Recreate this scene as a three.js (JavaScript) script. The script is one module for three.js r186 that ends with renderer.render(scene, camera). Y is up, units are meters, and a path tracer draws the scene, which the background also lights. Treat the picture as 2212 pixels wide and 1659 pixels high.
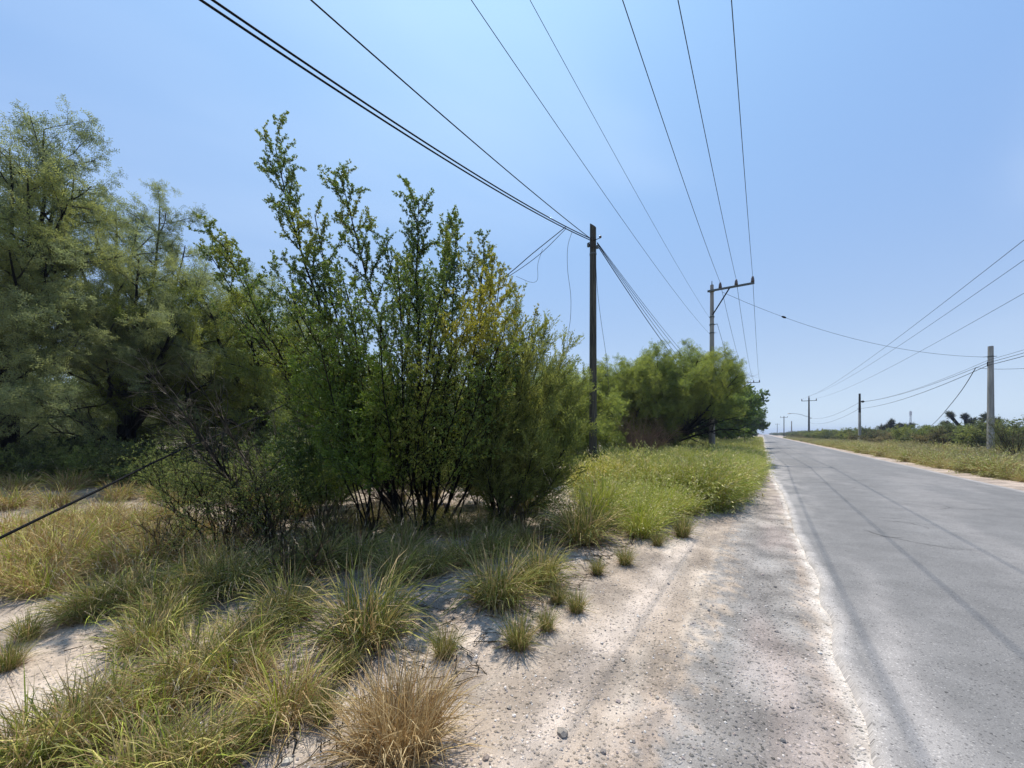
import * as THREE from 'three';
import { mergeGeometries } from 'three/addons/utils/BufferGeometryUtils.js';

// ------------------------------------------------------------------ camera, sky, sun, exposure
const scene = new THREE.Scene();
const F = 384, EYE = 1.6, HORIZON = 434, TURN = THREE.MathUtils.degToRad(33.17);
const CT = Math.cos(TURN), ST = Math.sin(TURN);
const camera = new THREE.PerspectiveCamera(90, 1024 / 768, 0.05, 6000);
camera.position.set(0, EYE, 0);
camera.rotation.y = TURN;                       // the road runs along -z, the view is turned left of it
camera.setViewOffset(1024, 768, 0, 384 - HORIZON, 1024, 768);
scene.add(camera);

const SUN_DIR = new THREE.Vector3(-0.294, 1, -0.385).normalize();
const renderer = new THREE.WebGLRenderer({ antialias: true });
renderer.setSize(1024, 768);
renderer.toneMapping = THREE.LinearToneMapping;
renderer.toneMappingExposure = 1.25;
renderer.shadowMap.enabled = true;
const sun = new THREE.DirectionalLight(new THREE.Color(1, 0.955, 0.88), 4.6);
sun.position.copy(SUN_DIR).multiplyScalar(120);
sun.castShadow = true;
sun.shadow.radius = 0.8;
Object.assign(sun.shadow.camera, { left: -70, right: 70, top: 70, bottom: -70, near: 1, far: 300 });
sun.shadow.mapSize.set(4096, 4096);
scene.add(sun, sun.target);
scene.fog = new THREE.FogExp2(0xcfdcf2, 0.0005);

// ------------------------------------------------------------------ random numbers and noise
function rng(seed) {
  let a = seed >>> 0;
  const f = () => { a = (a + 0x6d2b79f5) | 0; let t = Math.imul(a ^ (a >>> 15), 1 | a); t = (t + Math.imul(t ^ (t >>> 7), 61 | t)) ^ t; return ((t ^ (t >>> 14)) >>> 0) / 4294967296; };
  f.r = (lo, hi) => lo + (hi - lo) * f();
  f.g = () => (f() + f() + f() - 1.5) * 1.15;
  f.pick = (list) => list[Math.floor(f() * list.length)];
  return f;
}
function hash2(x, y, s) { let h = Math.imul(x | 0, 374761393) ^ Math.imul(y | 0, 668265263) ^ Math.imul(s | 0, 2147483647 / 7 | 0); h = Math.imul(h ^ (h >>> 13), 1274126177); return ((h ^ (h >>> 16)) >>> 0) / 4294967296; }
function vnoise(x, y, s = 0, period = 0) {
  let ix = Math.floor(x), iy = Math.floor(y); const fx = x - ix, fy = y - iy, u = fx * fx * (3 - 2 * fx), v = fy * fy * (3 - 2 * fy);
  let jx = ix + 1, jy = iy + 1;
  if (period) { ix = ((ix % period) + period) % period; iy = ((iy % period) + period) % period; jx = ((jx % period) + period) % period; jy = ((jy % period) + period) % period; }
  const a = hash2(ix, iy, s), b = hash2(jx, iy, s), c = hash2(ix, jy, s), d = hash2(jx, jy, s);
  return a + (b - a) * u + (c - a) * v + (a - b - c + d) * u * v;
}
function fbm(x, y, s = 0, oct = 4) { let t = 0, a = 0.5, n = 0; for (let i = 0; i < oct; i++) { t += a * vnoise(x, y, s + i * 17); n += a; x *= 2.03; y *= 2.03; a *= 0.5; } return t / n; }
const clamp = THREE.MathUtils.clamp, smooth = (a, b, x) => { const t = clamp((x - a) / (b - a), 0, 1); return t * t * (3 - 2 * t); };
const lerp = THREE.MathUtils.lerp;
const V = (x, y, z) => new THREE.Vector3(x, y, z);

// ------------------------------------------------------------------ sky (air only)
{
  const W = 1024, H = 512, data = new Float32Array(W * H * 4);
  for (let r = 0; r < H; r++) for (let c = 0; c < W; c++) {
    const up = ((r + 0.5) / H - 0.5) * Math.PI, ro = ((c + 0.5) / W - 0.5) * 2 * Math.PI;
    const d = [Math.cos(ro) * Math.cos(up), Math.sin(up), Math.sin(ro) * Math.cos(up)];
    const cosg = d[0] * SUN_DIR.x + d[1] * SUN_DIR.y + d[2] * SUN_DIR.z, g = Math.acos(clamp(cosg, -1, 1));
    const e = Math.max(0, up), hz = Math.exp(-e / 0.2), mid = Math.exp(-e / 0.55);
    const glow = Math.exp(-g / 0.42), wide = Math.exp(-g / 0.9);
    // thin high cirrus veil
    const k = 1 / (0.12 + Math.max(0.02, d[1])), veil = smooth(0.5, 0.8, fbm(d[0] * k * 1.1 + d[2] * k * 0.6 + 3, d[2] * k * 0.45 - d[0] * k * 0.2, 71, 5)) * smooth(0.06, 0.4, e) * 0.07;
    let R = 0.10 + 0.09 * mid + 0.38 * hz + 0.09 * wide + 0.35 * glow + veil;
    let G = 0.235 + 0.085 * mid + 0.345 * hz + 0.11 * wide + 0.52 * glow + veil * 0.9;
    let B = 0.575 + 0.05 * mid + 0.11 * hz + 0.09 * wide + 0.52 * glow + veil * 0.6;
    if (up < 0) { const t = smooth(0, -0.12, up); R = lerp(R, 0.30, t); G = lerp(G, 0.27, t); B = lerp(B, 0.24, t); }
    data.set([R, G, B, 1], (r * W + c) * 4);
  }
  const t = new THREE.DataTexture(data, W, H, THREE.RGBAFormat, THREE.FloatType);
  t.mapping = THREE.EquirectangularReflectionMapping; t.magFilter = THREE.LinearFilter; t.minFilter = THREE.LinearFilter; t.needsUpdate = true;
  scene.background = t; scene.environment = t;
}

// ------------------------------------------------------------------ helpers for placing
// The place is measured in road coordinates: w metres right of the camera, s metres along the road.
const K = 2.16016;                                              // the photo was read on a 2212 px wide view
const xy = (px, py, D) => { const X = (px / K - 512) / F * D, y = EYE + (HORIZON - py / K) / F * D; return V(X * CT - D * ST, y, -(X * ST + D * CT)); };
const spot = (px, D) => { const p = xy(px, 0, D); p.y = ground(p.x, -p.z); return p; };
const onGround = (px, py) => { const D = F * EYE / (py / K - HORIZON); const p = xy(px, py, D); p.y = ground(p.x, -p.z); return p; };
const roadLeft = (s) => 0.47 - 0.22 * smooth(8, 22, s) + 0.12 * (fbm(s * 1.9, 3.1, 5, 5) - 0.5) + 0.10 * (fbm(s * 0.35, 9.7, 6, 2) - 0.5);
const roadRight = (s) => 6.05 + 0.10 * (fbm(s * 1.3, 5.1, 8, 4) - 0.5) + 0.1 * (fbm(s * 0.3, 1.7, 9, 2) - 0.5);
function ground(w, s) {
  let h = 0.05 * (fbm(w * 0.7 + 50, s * 0.7 + 50, 21, 3) - 0.5);
  h += 0.34 * smooth(-9, -14.5, w) * smooth(40, 12, s);
  h += 0.16 * smooth(-2.6, -6, w) * (fbm(w * 0.45 + 9, s * 0.45, 33, 2));
  const track = (c, wd) => Math.exp(-(((w - c) / wd) ** 2));
  h -= 0.03 * track(-0.75 + 0.1 * Math.sin(s * 0.3), 0.22) + 0.02 * track(0.1, 0.16);
  const near = smooth(-2.2, -1.2, w) * smooth(8.5, 7.2, w);
  h = lerp(h, -0.012 + 0.012 * (fbm(w * 4, s * 1.5, 41, 2) - 0.5), near * smooth(-0.1, 0.35, w) * smooth(7, 6.4, w));
  return h;
}

const ORD = ['first', 'second', 'third', 'fourth', 'fifth', 'sixth', 'seventh', 'eighth', 'ninth', 'tenth', 'eleventh', 'twelfth', 'thirteenth', 'fourteenth', 'fifteenth', 'sixteenth', 'seventeenth', 'eighteenth', 'nineteenth', 'twentieth', 'twenty-first'];
const fromLeft = (k, n) => k === 0 ? 'leftmost' : k === n - 1 ? 'rightmost' : ORD[k] + ' from the left';
function numberedNames() { const seen = {}; return (n) => { const k = seen[n] = (seen[n] ?? -1) + 1; return k ? n + '_' + String(k).padStart(3, '0') : n; }; }
const numbered = numberedNames();
function tag(o, label, category, group, kind) { if (label) o.userData.label = label; if (category) o.userData.category = category; if (group) o.userData.group = group; if (kind) o.userData.kind = kind; return o; }
function thing(name, label, category, pos, turn = 0, group) { const g = new THREE.Group(); g.name = numbered(name); if (pos) g.position.copy(pos); g.rotation.y = turn; tag(g, label, category, group); scene.add(g); return g; }
function mesh(name, geo, mat, parent, kind) { const m = new THREE.Mesh(geo, mat); m.name = parent ? name : numbered(name); m.castShadow = m.receiveShadow = true; if (kind) m.userData.kind = kind; (parent ?? scene).add(m); return m; }
function copyOf(o, label, group, pos, turn = 0, scale = 1) {
  const c = o.clone(); c.name = numbered(o.name.replace(/_\d{3}$/, '')); c.userData = { ...o.userData }; if (label) c.userData.label = label; if (group) c.userData.group = group;
  c.position.copy(pos); c.rotation.y = turn; if (Array.isArray(scale)) c.scale.set(...scale); else c.scale.setScalar(scale); scene.add(c); return c;
}

// ------------------------------------------------------------------ textures
function canvasData(n, fn, srgb = true) {
  const d = new Uint8Array(n * n * 4);
  for (let y = 0; y < n; y++) for (let x = 0; x < n; x++) { const c = fn(x, y), i = (y * n + x) * 4; d[i] = clamp(c[0], 0, 1) * 255; d[i + 1] = clamp(c[1], 0, 1) * 255; d[i + 2] = clamp(c[2], 0, 1) * 255; d[i + 3] = 255; }
  const t = new THREE.DataTexture(d, n, n, THREE.RGBAFormat); t.wrapS = t.wrapT = THREE.RepeatWrapping; t.magFilter = THREE.LinearFilter; t.minFilter = THREE.LinearMipmapLinearFilter; t.generateMipmaps = true; if (srgb) t.colorSpace = THREE.SRGBColorSpace; t.needsUpdate = true; return t;
}
const pfbm = (x, y, n, p, s, oct) => { let t = 0, a = 0.5, m = 0; for (let i = 0; i < oct; i++) { t += a * vnoise(x / n * p, y / n * p, s + i, p); m += a; p *= 2; a *= 0.55; } return t / m; };
// grit: scattered stones stamped into a height / tone field
function stones(n, count, rmin, rmax, seed) {
  const R = rng(seed), tone = new Float32Array(n * n), hgt = new Float32Array(n * n);
  for (let k = 0; k < count; k++) {
    const cx = R() * n, cy = R() * n, r = rmin + (rmax - rmin) * Math.pow(R(), 3), e = R.r(0.6, 1), an = R() * 3.14, t = R.g() * 0.5, ca = Math.cos(an), sa = Math.sin(an);
    for (let y = -Math.ceil(r); y <= r; y++) for (let x = -Math.ceil(r); x <= r; x++) {
      const X = x * ca + y * sa, Y = (-x * sa + y * ca) / e, q = (X * X + Y * Y) / (r * r); if (q > 1) continue;
      const i = ((Math.floor(cy + y) + n) % n) * n + ((Math.floor(cx + x) + n) % n), h = Math.sqrt(1 - q) * r / rmax;
      if (h > hgt[i]) { hgt[i] = h; tone[i] = t + 0.001; }
    }
  }
  return { tone, hgt };
}
const SN = 1024, sandStones = stones(SN, 30000, 0.9, 4.6, 11);
const sandMap = canvasData(SN, (x, y) => { const f = pfbm(x, y, SN, 8, 3, 7), fine = hash2(x, y, 4), t = sandStones.tone[y * SN + x], l = 0.80 + (f - 0.5) * 0.5 + (fine - 0.5) * 0.2 + t * 0.46; return [l, l * (0.99 - t * 0.02), l * 0.975]; });
const sandBump = canvasData(SN, (x, y) => { const f = pfbm(x, y, SN, 32, 8, 5), h = sandStones.hgt[y * SN + x]; const v = 0.3 * f + 0.7 * h + 0.06 * hash2(x, y, 9); return [v, v, v]; }, false);
const roadStones = stones(SN, 26000, 1.0, 4.2, 19);
const roadMap = canvasData(SN, (x, y) => { const f = pfbm(x, y, SN, 8, 13, 6), fine = hash2(x, y, 14), t = roadStones.tone[y * SN + x]; const l = 0.80 + (f - 0.5) * 0.16 + (fine - 0.5) * 0.2 + t * 0.5; return [l, l, l * 1.005]; });
const roadBump = canvasData(SN, (x, y) => { const h = roadStones.hgt[y * SN + x], v = h * 0.8 + 0.2 * hash2(x, y, 15); return [v, v, v]; }, false);
const barkMap = canvasData(256, (x, y) => { const f = pfbm(x * 4, y, 256, 16, 23, 4), g = pfbm(x, y, 256, 32, 29, 3), l = 0.6 + (f - 0.5) * 0.8 + (g - 0.5) * 0.3; return [l, l * 0.97, l * 0.93]; });
const barkBump = canvasData(256, (x, y) => { const f = pfbm(x * 4, y, 256, 16, 23, 4); return [f, f, f]; }, false);
const concMap = canvasData(512, (x, y) => { const f = pfbm(x, y, 512, 8, 31, 6), s = pfbm(x * 8, y, 512, 8, 37, 4), h = hash2(x, y, 38); const l = 0.82 + (f - 0.5) * 0.3 + (s - 0.5) * 0.22 + (h - 0.5) * 0.06; return [l, l * 0.99, l * 0.965]; });

// ------------------------------------------------------------------ materials
const std = (o) => new THREE.MeshStandardMaterial({ roughness: 0.9, ...o });
const rgb = (r, g, b) => new THREE.Color().setRGB(r, g, b);
const leafMat = (o = {}) => new THREE.MeshPhysicalMaterial({ roughness: 0.95, transmission: 0.56, thickness: 0, specularIntensity: 0.35, side: THREE.DoubleSide, ...o });
const M = {
  ground: std({ vertexColors: true, map: sandMap, bumpMap: sandBump, bumpScale: 0.013, roughness: 0.97 }),
  road: std({ vertexColors: true, map: roadMap, bumpMap: roadBump, bumpScale: 0.003, roughness: 0.88 }),
  crack: std({ color: rgb(0.085, 0.08, 0.075) }),
  bark: std({ color: rgb(0.115, 0.088, 0.066), map: barkMap, bumpMap: barkBump, bumpScale: 0.01 }),
  darkBark: std({ color: rgb(0.10, 0.078, 0.06), map: barkMap, bumpMap: barkBump, bumpScale: 0.012 }),
  twig: std({ color: rgb(0.10, 0.075, 0.055) }),
  deadTwig: std({ color: rgb(0.46, 0.42, 0.37) }),
  brownTwig: std({ color: rgb(0.36, 0.26, 0.215) }),
  leaf: leafMat({ color: rgb(1, 1, 1) }),
  leafGloss: leafMat({ color: rgb(1, 1, 1), transmission: 0.48, clearcoat: 0.7, clearcoatRoughness: 0.38 }),
  leafV: leafMat({ color: rgb(1, 1, 1), vertexColors: true }),
  grass: leafMat({ color: rgb(1, 1, 1), vertexColors: true, transmission: 0.28, roughness: 0.8 }),
  pole: std({ color: rgb(0.17, 0.16, 0.12), map: barkMap, bumpMap: barkBump, bumpScale: 0.006 }),
  creosote: std({ color: rgb(0.05, 0.04, 0.035), map: barkMap }),
  concrete: std({ color: rgb(0.43, 0.40, 0.36), map: concMap }),
  concretePale: std({ color: rgb(0.50, 0.47, 0.43), map: concMap }),
  steel: std({ color: rgb(0.10, 0.11, 0.10), roughness: 0.6, metalness: 0.3 }),
  galv: std({ color: rgb(0.35, 0.35, 0.35), roughness: 0.5, metalness: 0.6 }),
  porcelain: std({ color: rgb(0.10, 0.065, 0.05), roughness: 0.3 }),
  wire: new THREE.MeshPhysicalMaterial({ color: rgb(0.05, 0.053, 0.058), roughness: 0.95, specularIntensity: 0.2 }),
  cable: new THREE.MeshPhysicalMaterial({ color: rgb(0.012, 0.012, 0.013), roughness: 0.95, specularIntensity: 0.2 }),
  stone: std({ color: rgb(1, 1, 1), roughness: 0.95 }),
  post: std({ color: rgb(0.14, 0.115, 0.09), map: barkMap }),
  bluePlastic: std({ color: rgb(0.035, 0.05, 0.16), roughness: 0.35 }),
};

// ------------------------------------------------------------------ ground: one sheet to the horizon
{
  const axis = (marks) => { const out = []; for (let i = 0; i < marks.length - 1; i++) { const [a, st] = marks[i], b = marks[i + 1][0]; const n = Math.max(1, Math.round((b - a) / st)); for (let k = 0; k < n; k++) out.push(a + (b - a) * k / n); } out.push(marks.at(-1)[0]); return out; };
  const ws = axis([[-900, 150], [-300, 40], [-100, 10], [-40, 2], [-22, 0.5], [-9, 0.16], [-4, 0.05], [0.8, 0.4], [5.8, 0.08], [7.6, 0.4], [14, 2], [40, 10], [100, 50], [300, 150], [900, 1]]);
  const ss = axis([[-60, 8], [-6, 1], [0.5, 0.06], [9, 0.12], [24, 0.4], [50, 2], [120, 10], [300, 50], [1000, 250], [3000, 1]]);
  const pos = [], col = [], uv = [], idx = [];
  for (const s of ss) for (const w of ws) {
    pos.push(w, ground(w, s), -s); uv.push(w / 2.6, s / 2.6);
    // sand, gravel and old asphalt crumbs: matter that lies in bands along the road
    const n1 = fbm(w * 0.8, s * 0.5, 51, 4), n2 = fbm(w * 4, s * (w > -2.2 ? 0.8 : 2.5), 52, 4), n3 = fbm(w * 9, s * 5, 53, 3);
    let c = [0.57, 0.462, 0.362];
    const mix = (k, t) => { t = clamp(t, 0, 1); c = c.map((a, i) => lerp(a, k[i], t)); };
    mix([0.50, 0.40, 0.33], smooth(0.5, 0.68, n1) * 0.6);
    mix([0.70, 0.61, 0.51], smooth(0.52, 0.7, n2) * 0.5); mix([0.46, 0.385, 0.315], smooth(0.5, 0.66, fbm(w * 2.2 + 11, s * 0.9, 59, 4)) * 0.5);
    if (w < -1) mix([0.34, 0.27, 0.19], smooth(0.52, 0.7, fbm(w * 1.3 + 7, s * 1.3, 57, 4)) * 0.35 * smooth(-1.2, -2.4, w));   // leaf litter
    const nf = fbm(w * 24, s * 16, 54, 2), grav = smooth(-0.5, -0.3, w + (n1 - 0.5) * 0.6 + (n2 - 0.5) * 0.35 + (nf - 0.5) * 0.7) * smooth(0.42, 0.26, w + (n2 - 0.5) * 0.25 + (nf - 0.5) * 0.3) * smooth(16, 5, s);
    mix([0.345, 0.33, 0.315], grav * (0.85 + 0.4 * (n2 - 0.5)));
    mix([0.49, 0.40, 0.355], smooth(-0.15, 0.15, w + (n2 - 0.5) * 0.6) * smooth(0.5, 0.3, w) * smooth(0.3, 0.6, fbm(w * 2.2, s * 0.7, 58, 3)) * 0.7);
    mix([0.72, 0.62, 0.54], Math.exp(-(((w + 0.95 + 0.1 * Math.sin(s * 0.4) + (n1 - 0.5) * 0.5) / 0.13) ** 2)) * 0.55);
    mix([0.78, 0.71, 0.64], Math.exp(-(((w - roadLeft(s) + 0.03) / 0.06) ** 2)) * smooth(0.25, 0.5, n3 * 0.6 + n2 * 0.4) * 1.2);
    if (w > 5) mix([0.62, 0.49, 0.40], 0.6);
    if (w > 8 || w < -8) mix([0.42, 0.34, 0.23], 0.4);
    const t = 1 + (n3 - 0.5) * 0.4 + (n2 - 0.5) * 0.3; col.push(c[0] * t, c[1] * t, c[2] * t);
  }
  const nw = ws.length;
  for (let j = 0; j < ss.length - 1; j++) for (let i = 0; i < nw - 1; i++) { const a = j * nw + i; idx.push(a, a + 1, a + nw, a + 1, a + nw + 1, a + nw); }
  const g = new THREE.BufferGeometry();
  g.setAttribute('position', new THREE.Float32BufferAttribute(pos, 3)); g.setAttribute('uv', new THREE.Float32BufferAttribute(uv, 2)); g.setAttribute('color', new THREE.Float32BufferAttribute(col, 3)); g.setIndex(idx); g.computeVertexNormals();
  const m = mesh('ground', g, M.ground); tag(m, 'pale sandy ground with gravel on both sides of the road', 'ground', null, 'structure');
}
// road: a slab with ragged edges lying on the ground
{
  const ss = []; for (let s = -12; s < 24; s += 0.09) ss.push(s); for (let s = 24; s < 90; s += 0.5) ss.push(s); for (let s = 90; s <= 1500; s += 12) ss.push(s);
  const nx = 96, pos = [], col = [], uv = [], idx = [];
  ss.forEach((s) => {
    const a = roadLeft(s), b = roadRight(s);
    for (let i = 0; i <= nx; i++) {
      const e = i === 0 || i === nx, q = (clamp(i, 1, nx - 1) - 1) / (nx - 2), w = lerp(a, b, q), crown = 0.012 + 0.05 * (1 - ((w - 3.25) / 3) ** 2);
      pos.push(e ? w + (i ? 0.03 : -0.03) : w, e ? -0.04 : crown + 0.006 * (fbm(w * 1.2, s * 0.8, 61, 2) - 0.5), -s); uv.push(w / 1.7, s / 1.7);
      const n1 = fbm(w * 0.9, s * 0.35, 63, 4), n2 = fbm(w * 5, s * 2.2, 64, 4), n3 = fbm(w * 16, s * 9, 65, 2);
      let k = [0.262, 0.248, 0.232].map((x) => x * (0.9 + 0.24 * (n1 - 0.5) + 0.16 * (n2 - 0.5) + 0.1));
      const worn = Math.exp(-(((w - 1.55) / 0.4) ** 2)) + Math.exp(-(((w - 2.9) / 0.4) ** 2)) + Math.exp(-(((w - 4.0) / 0.4) ** 2)) + Math.exp(-(((w - 5.2) / 0.4) ** 2));
      k = k.map((x) => x * (1 - 0.05 * worn * (0.6 + n2)));
      const dust = [0.64, 0.58, 0.525], left = w - a, right = b - w;
      let t = smooth(0.12, 0.02, left) * (0.3 + n3 * 1.1) + Math.exp(-(((left - 0.33 - 0.12 * (n1 - 0.5) + 0.1 * Math.sin(s * 0.8)) / 0.1) ** 2)) * smooth(7.5, 2, s) * (0.25 + 0.6 * n2) + smooth(0.3, 0.02, right) * (0.4 + n2 * 0.6) + smooth(0.5, 0.72, fbm(w * 1.1 + 3, s * 0.22, 67, 4)) * 0.16;
      t += smooth(0.9, 0, left) * smooth(6, 14, s) * smooth(0.35, 0.62, n2) * 0.5;
      t = clamp(t, 0, 0.95); k = k.map((x, c) => lerp(x, dust[c], t));
      col.push(...k);
    }
  });
  const n = nx + 1;
  for (let j = 0; j < ss.length - 1; j++) for (let i = 0; i < nx; i++) { const a = j * n + i; idx.push(a, a + 1, a + n, a + 1, a + n + 1, a + n); }
  const g = new THREE.BufferGeometry();
  g.setAttribute('position', new THREE.Float32BufferAttribute(pos, 3)); g.setAttribute('uv', new THREE.Float32BufferAttribute(uv, 2)); g.setAttribute('color', new THREE.Float32BufferAttribute(col, 3)); g.setIndex(idx); g.computeVertexNormals();
  const road = tag(mesh('road', g, M.road), 'straight grey two-lane asphalt road with crumbling dusty edges', 'road', null, 'structure');
  // thin jagged cracks filled with dark grit
  const R = rng(66), top = (w, s) => 0.012 + 0.05 * (1 - ((w - 3.25) / 3) ** 2) + 0.006 * (fbm(w * 1.2, s * 0.8, 61, 2) - 0.5) + 0.004;
  for (let k = 0; k < 22; k++) {
    let w = R.r(0.9, 5.6), s = 2.6 + 16 * R() * R() + k * 0.25, a = R() < 0.7 ? R.g() * 0.5 : 1.57 + R.g() * 0.3; const n = 8 + Math.floor(R() * 18), pts = [], half = R.r(0.006, 0.012);
    for (let q = 0; q < n && w > 0.7 && w < 5.8; q++) { pts.push([w, s, a]); a += R.g() * 0.55; w += Math.cos(a) * 0.07; s += Math.sin(a) * 0.07; }
    if (pts.length < 4) continue;
    const p = [], idx = []; pts.forEach(([x, z, t], q) => { const h = half * R.r(0.5, 1.2) * Math.sin((q + 0.4) / pts.length * 3.0); for (const e of [-1, 1]) { const X = x - Math.sin(t) * h * e, Z = z + Math.cos(t) * h * e; p.push(X, top(X, Z), -Z); } if (q) idx.push(2 * q - 2, 2 * q - 1, 2 * q, 2 * q - 1, 2 * q + 1, 2 * q); });
    const cg = new THREE.BufferGeometry(); cg.setAttribute('position', new THREE.Float32BufferAttribute(p, 3)); cg.setIndex(idx); cg.computeVertexNormals(); mesh('crack', cg, M.crack, road);
  }
}

// ------------------------------------------------------------------ wood, leaves, growth
class Tubes {
  constructor() { this.p = []; this.n = []; this.u = []; this.i = []; }
  add(pts, rad, sides = 5) {
    const base = this.p.length / 3, a = V(0, 0, 0), b = V(0, 0, 0), t = V(0, 0, 0), ref = V(0.31, 0.17, 0.93);
    let v = 0;
    for (let k = 0; k < pts.length; k++) {
      t.subVectors(pts[Math.min(k + 1, pts.length - 1)], pts[Math.max(k - 1, 0)]).normalize();
      if (k) v += pts[k].distanceTo(pts[k - 1]);
      a.crossVectors(t, ref); if (a.lengthSq() < 0.01) a.crossVectors(t, V(1, 0, 0)); a.normalize(); b.crossVectors(t, a).normalize();
      const r = rad[k];
      for (let s = 0; s <= sides; s++) { const q = s / sides * Math.PI * 2, c = Math.cos(q), d = Math.sin(q), x = a.x * c + b.x * d, y = a.y * c + b.y * d, z = a.z * c + b.z * d; this.p.push(pts[k].x + x * r, pts[k].y + y * r, pts[k].z + z * r); this.n.push(x, y, z); this.u.push(s / sides, v * 0.8); }
    }
    for (let k = 0; k < pts.length - 1; k++) for (let s = 0; s < sides; s++) { const q = base + k * (sides + 1) + s, w = q + sides + 1; this.i.push(q, w, q + 1, q + 1, w, w + 1); }
    return this;
  }
  get empty() { return !this.i.length; }
  build() { const g = new THREE.BufferGeometry(); g.setAttribute('position', new THREE.Float32BufferAttribute(this.p, 3)); g.setAttribute('normal', new THREE.Float32BufferAttribute(this.n, 3)); g.setAttribute('uv', new THREE.Float32BufferAttribute(this.u, 2)); g.setIndex(this.i); return g; }
}
function walk(R, p, d, len, o) {
  const n = Math.max(2, Math.round(len / o.seg)), st = len / n, pts = [p.clone()], q = p.clone(); d = d.clone();
  for (let k = 0; k < n; k++) { d.x += R.g() * o.wig; d.y += R.g() * o.wig + o.up; d.z += R.g() * o.wig; if (o.lean) d.addScaledVector(o.lean, 1); d.normalize(); q.addScaledVector(d, st); pts.push(q.clone()); }
  return pts;
}
function arc(R, a, b, bulge, wig, n) {                          // a bowed, slightly crooked limb from a to b
  const c = a.clone().lerp(b, 0.5).add(bulge), pts = [];
  let ox = 0, oy = 0, oz = 0;
  for (let k = 0; k <= n; k++) { const t = k / n, e = Math.sin(t * Math.PI); if (k && k < n) { ox += R.g() * wig; oy += R.g() * wig; oz += R.g() * wig; } pts.push(V((1 - t) ** 2 * a.x + 2 * t * (1 - t) * c.x + t * t * b.x + ox * e, (1 - t) ** 2 * a.y + 2 * t * (1 - t) * c.y + t * t * b.y + oy * e, (1 - t) ** 2 * a.z + 2 * t * (1 - t) * c.z + t * t * b.z + oz * e)); }
  return pts;
}
const lengthOf = (pts) => { let l = 0; for (let k = 1; k < pts.length; k++) l += pts[k].distanceTo(pts[k - 1]); return l; };
function along(pts, t) { const f = clamp(t, 0, 0.9999) * (pts.length - 1), i = Math.floor(f), p = pts[i].clone().lerp(pts[i + 1], f - i), d = pts[i + 1].clone().sub(pts[i]).normalize(); return [p, d]; }
// levels: [{n per metre, from, ang, len, taper, up, wig, seg, r}], leaf: {level, every, from}
function grow(R, mains, levels, leaf) {
  const wood = mains.map(() => new Tubes()), twigs = new Tubes(), leaves = [];
  const rec = (pts, r0, r1, lv, m) => {
    const L = lengthOf(pts), rad = pts.map((_, k) => lerp(r0, r1, k / (pts.length - 1)));
    (lv === 0 ? wood[m] : twigs).add(pts, rad, lv === 0 ? 7 : lv === 1 ? 5 : 3);
    if (lv >= leaf.level) { const n = Math.max(1, Math.round(L * (1 - leaf.from) / leaf.every)); for (let k = 0; k < n; k++) { const [p, d] = along(pts, leaf.from + (1 - leaf.from) * (k + R()) / n); leaves.push([p, d, lv]); } }
    const C = levels[lv]; if (!C) return;
    const N = Math.max(C.min ?? 1, Math.round(L * C.n)); let phi = R() * 6.28;
    for (let k = 0; k < N; k++) {
      const t = C.from + (1 - C.from) * (k + R()) / N, [p, d] = along(pts, t), a = R.r(C.ang[0], C.ang[1]); phi += 2.4 + R.g() * 0.5;
      const e1 = V(d.y, -d.x, 0.2).cross(d).normalize(), e2 = d.clone().cross(e1), side = e1.multiplyScalar(Math.cos(phi)).addScaledVector(e2, Math.sin(phi));
      const cd = d.clone().multiplyScalar(Math.cos(a)).addScaledVector(side, Math.sin(a)); const len = R.r(C.len[0], C.len[1]) * (1 - (C.taper ?? 0.4) * t);
      const r = Math.min(lerp(r0, r1, t) * 0.75, C.r ?? 0.02);
      rec(walk(R, p, cd, len, C), r, r * 0.35, lv + 1, m);
    }
  };
  mains.forEach((m, k) => rec(m.pts, m.r, m.tip ?? m.r * 0.25, 0, k));
  return { wood, twigs, leaves };
}
// sprigs, each from the origin along +y
class Faces {
  constructor() { this.p = []; this.i = []; this.c = []; }
  leaf(o, d, n, len, wid, bend = 0.2, c) {                      // a pointed, slightly folded leaf
    const b = this.p.length / 3, s = d.clone().cross(n).normalize(), m = o.clone().addScaledVector(d, len * 0.5).addScaledVector(n, -bend * wid), e = o.clone().addScaledVector(d, len).addScaledVector(n, -bend * len * 0.5);
    this.p.push(o.x, o.y, o.z, m.x + s.x * wid / 2, m.y + s.y * wid / 2, m.z + s.z * wid / 2, e.x, e.y, e.z, m.x - s.x * wid / 2, m.y - s.y * wid / 2, m.z - s.z * wid / 2); this.i.push(b, b + 1, b + 2, b, b + 2, b + 3); if (c) for (let k = 0; k < 4; k++) this.c.push(...c);
  }
  blade(pts, wid, side, c) {
    const b = this.p.length / 3, n = pts.length;
    pts.forEach((q, k) => { const w = wid * (k === n - 1 ? 0 : 1 - 0.55 * (k / (n - 1)) ** 2) / 2; this.p.push(q.x - side.x * w, q.y - side.y * w, q.z - side.z * w); if (k < n - 1) this.p.push(q.x + side.x * w, q.y + side.y * w, q.z + side.z * w); for (let r = 0; r < (k < n - 1 ? 2 : 1); r++) if (c) this.c.push(...c); });
    for (let k = 0; k < n - 2; k++) { const a = b + 2 * k; this.i.push(a, a + 1, a + 2, a + 1, a + 3, a + 2); } const a = b + 2 * (n - 2); this.i.push(a, a + 1, a + 2);
  }
  build() { const g = new THREE.BufferGeometry(); g.setAttribute('position', new THREE.Float32BufferAttribute(this.p, 3)); if (this.c.length) g.setAttribute('color', new THREE.Float32BufferAttribute(this.c, 3)); g.setIndex(this.i); g.computeVertexNormals(); return g; }
}
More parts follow.
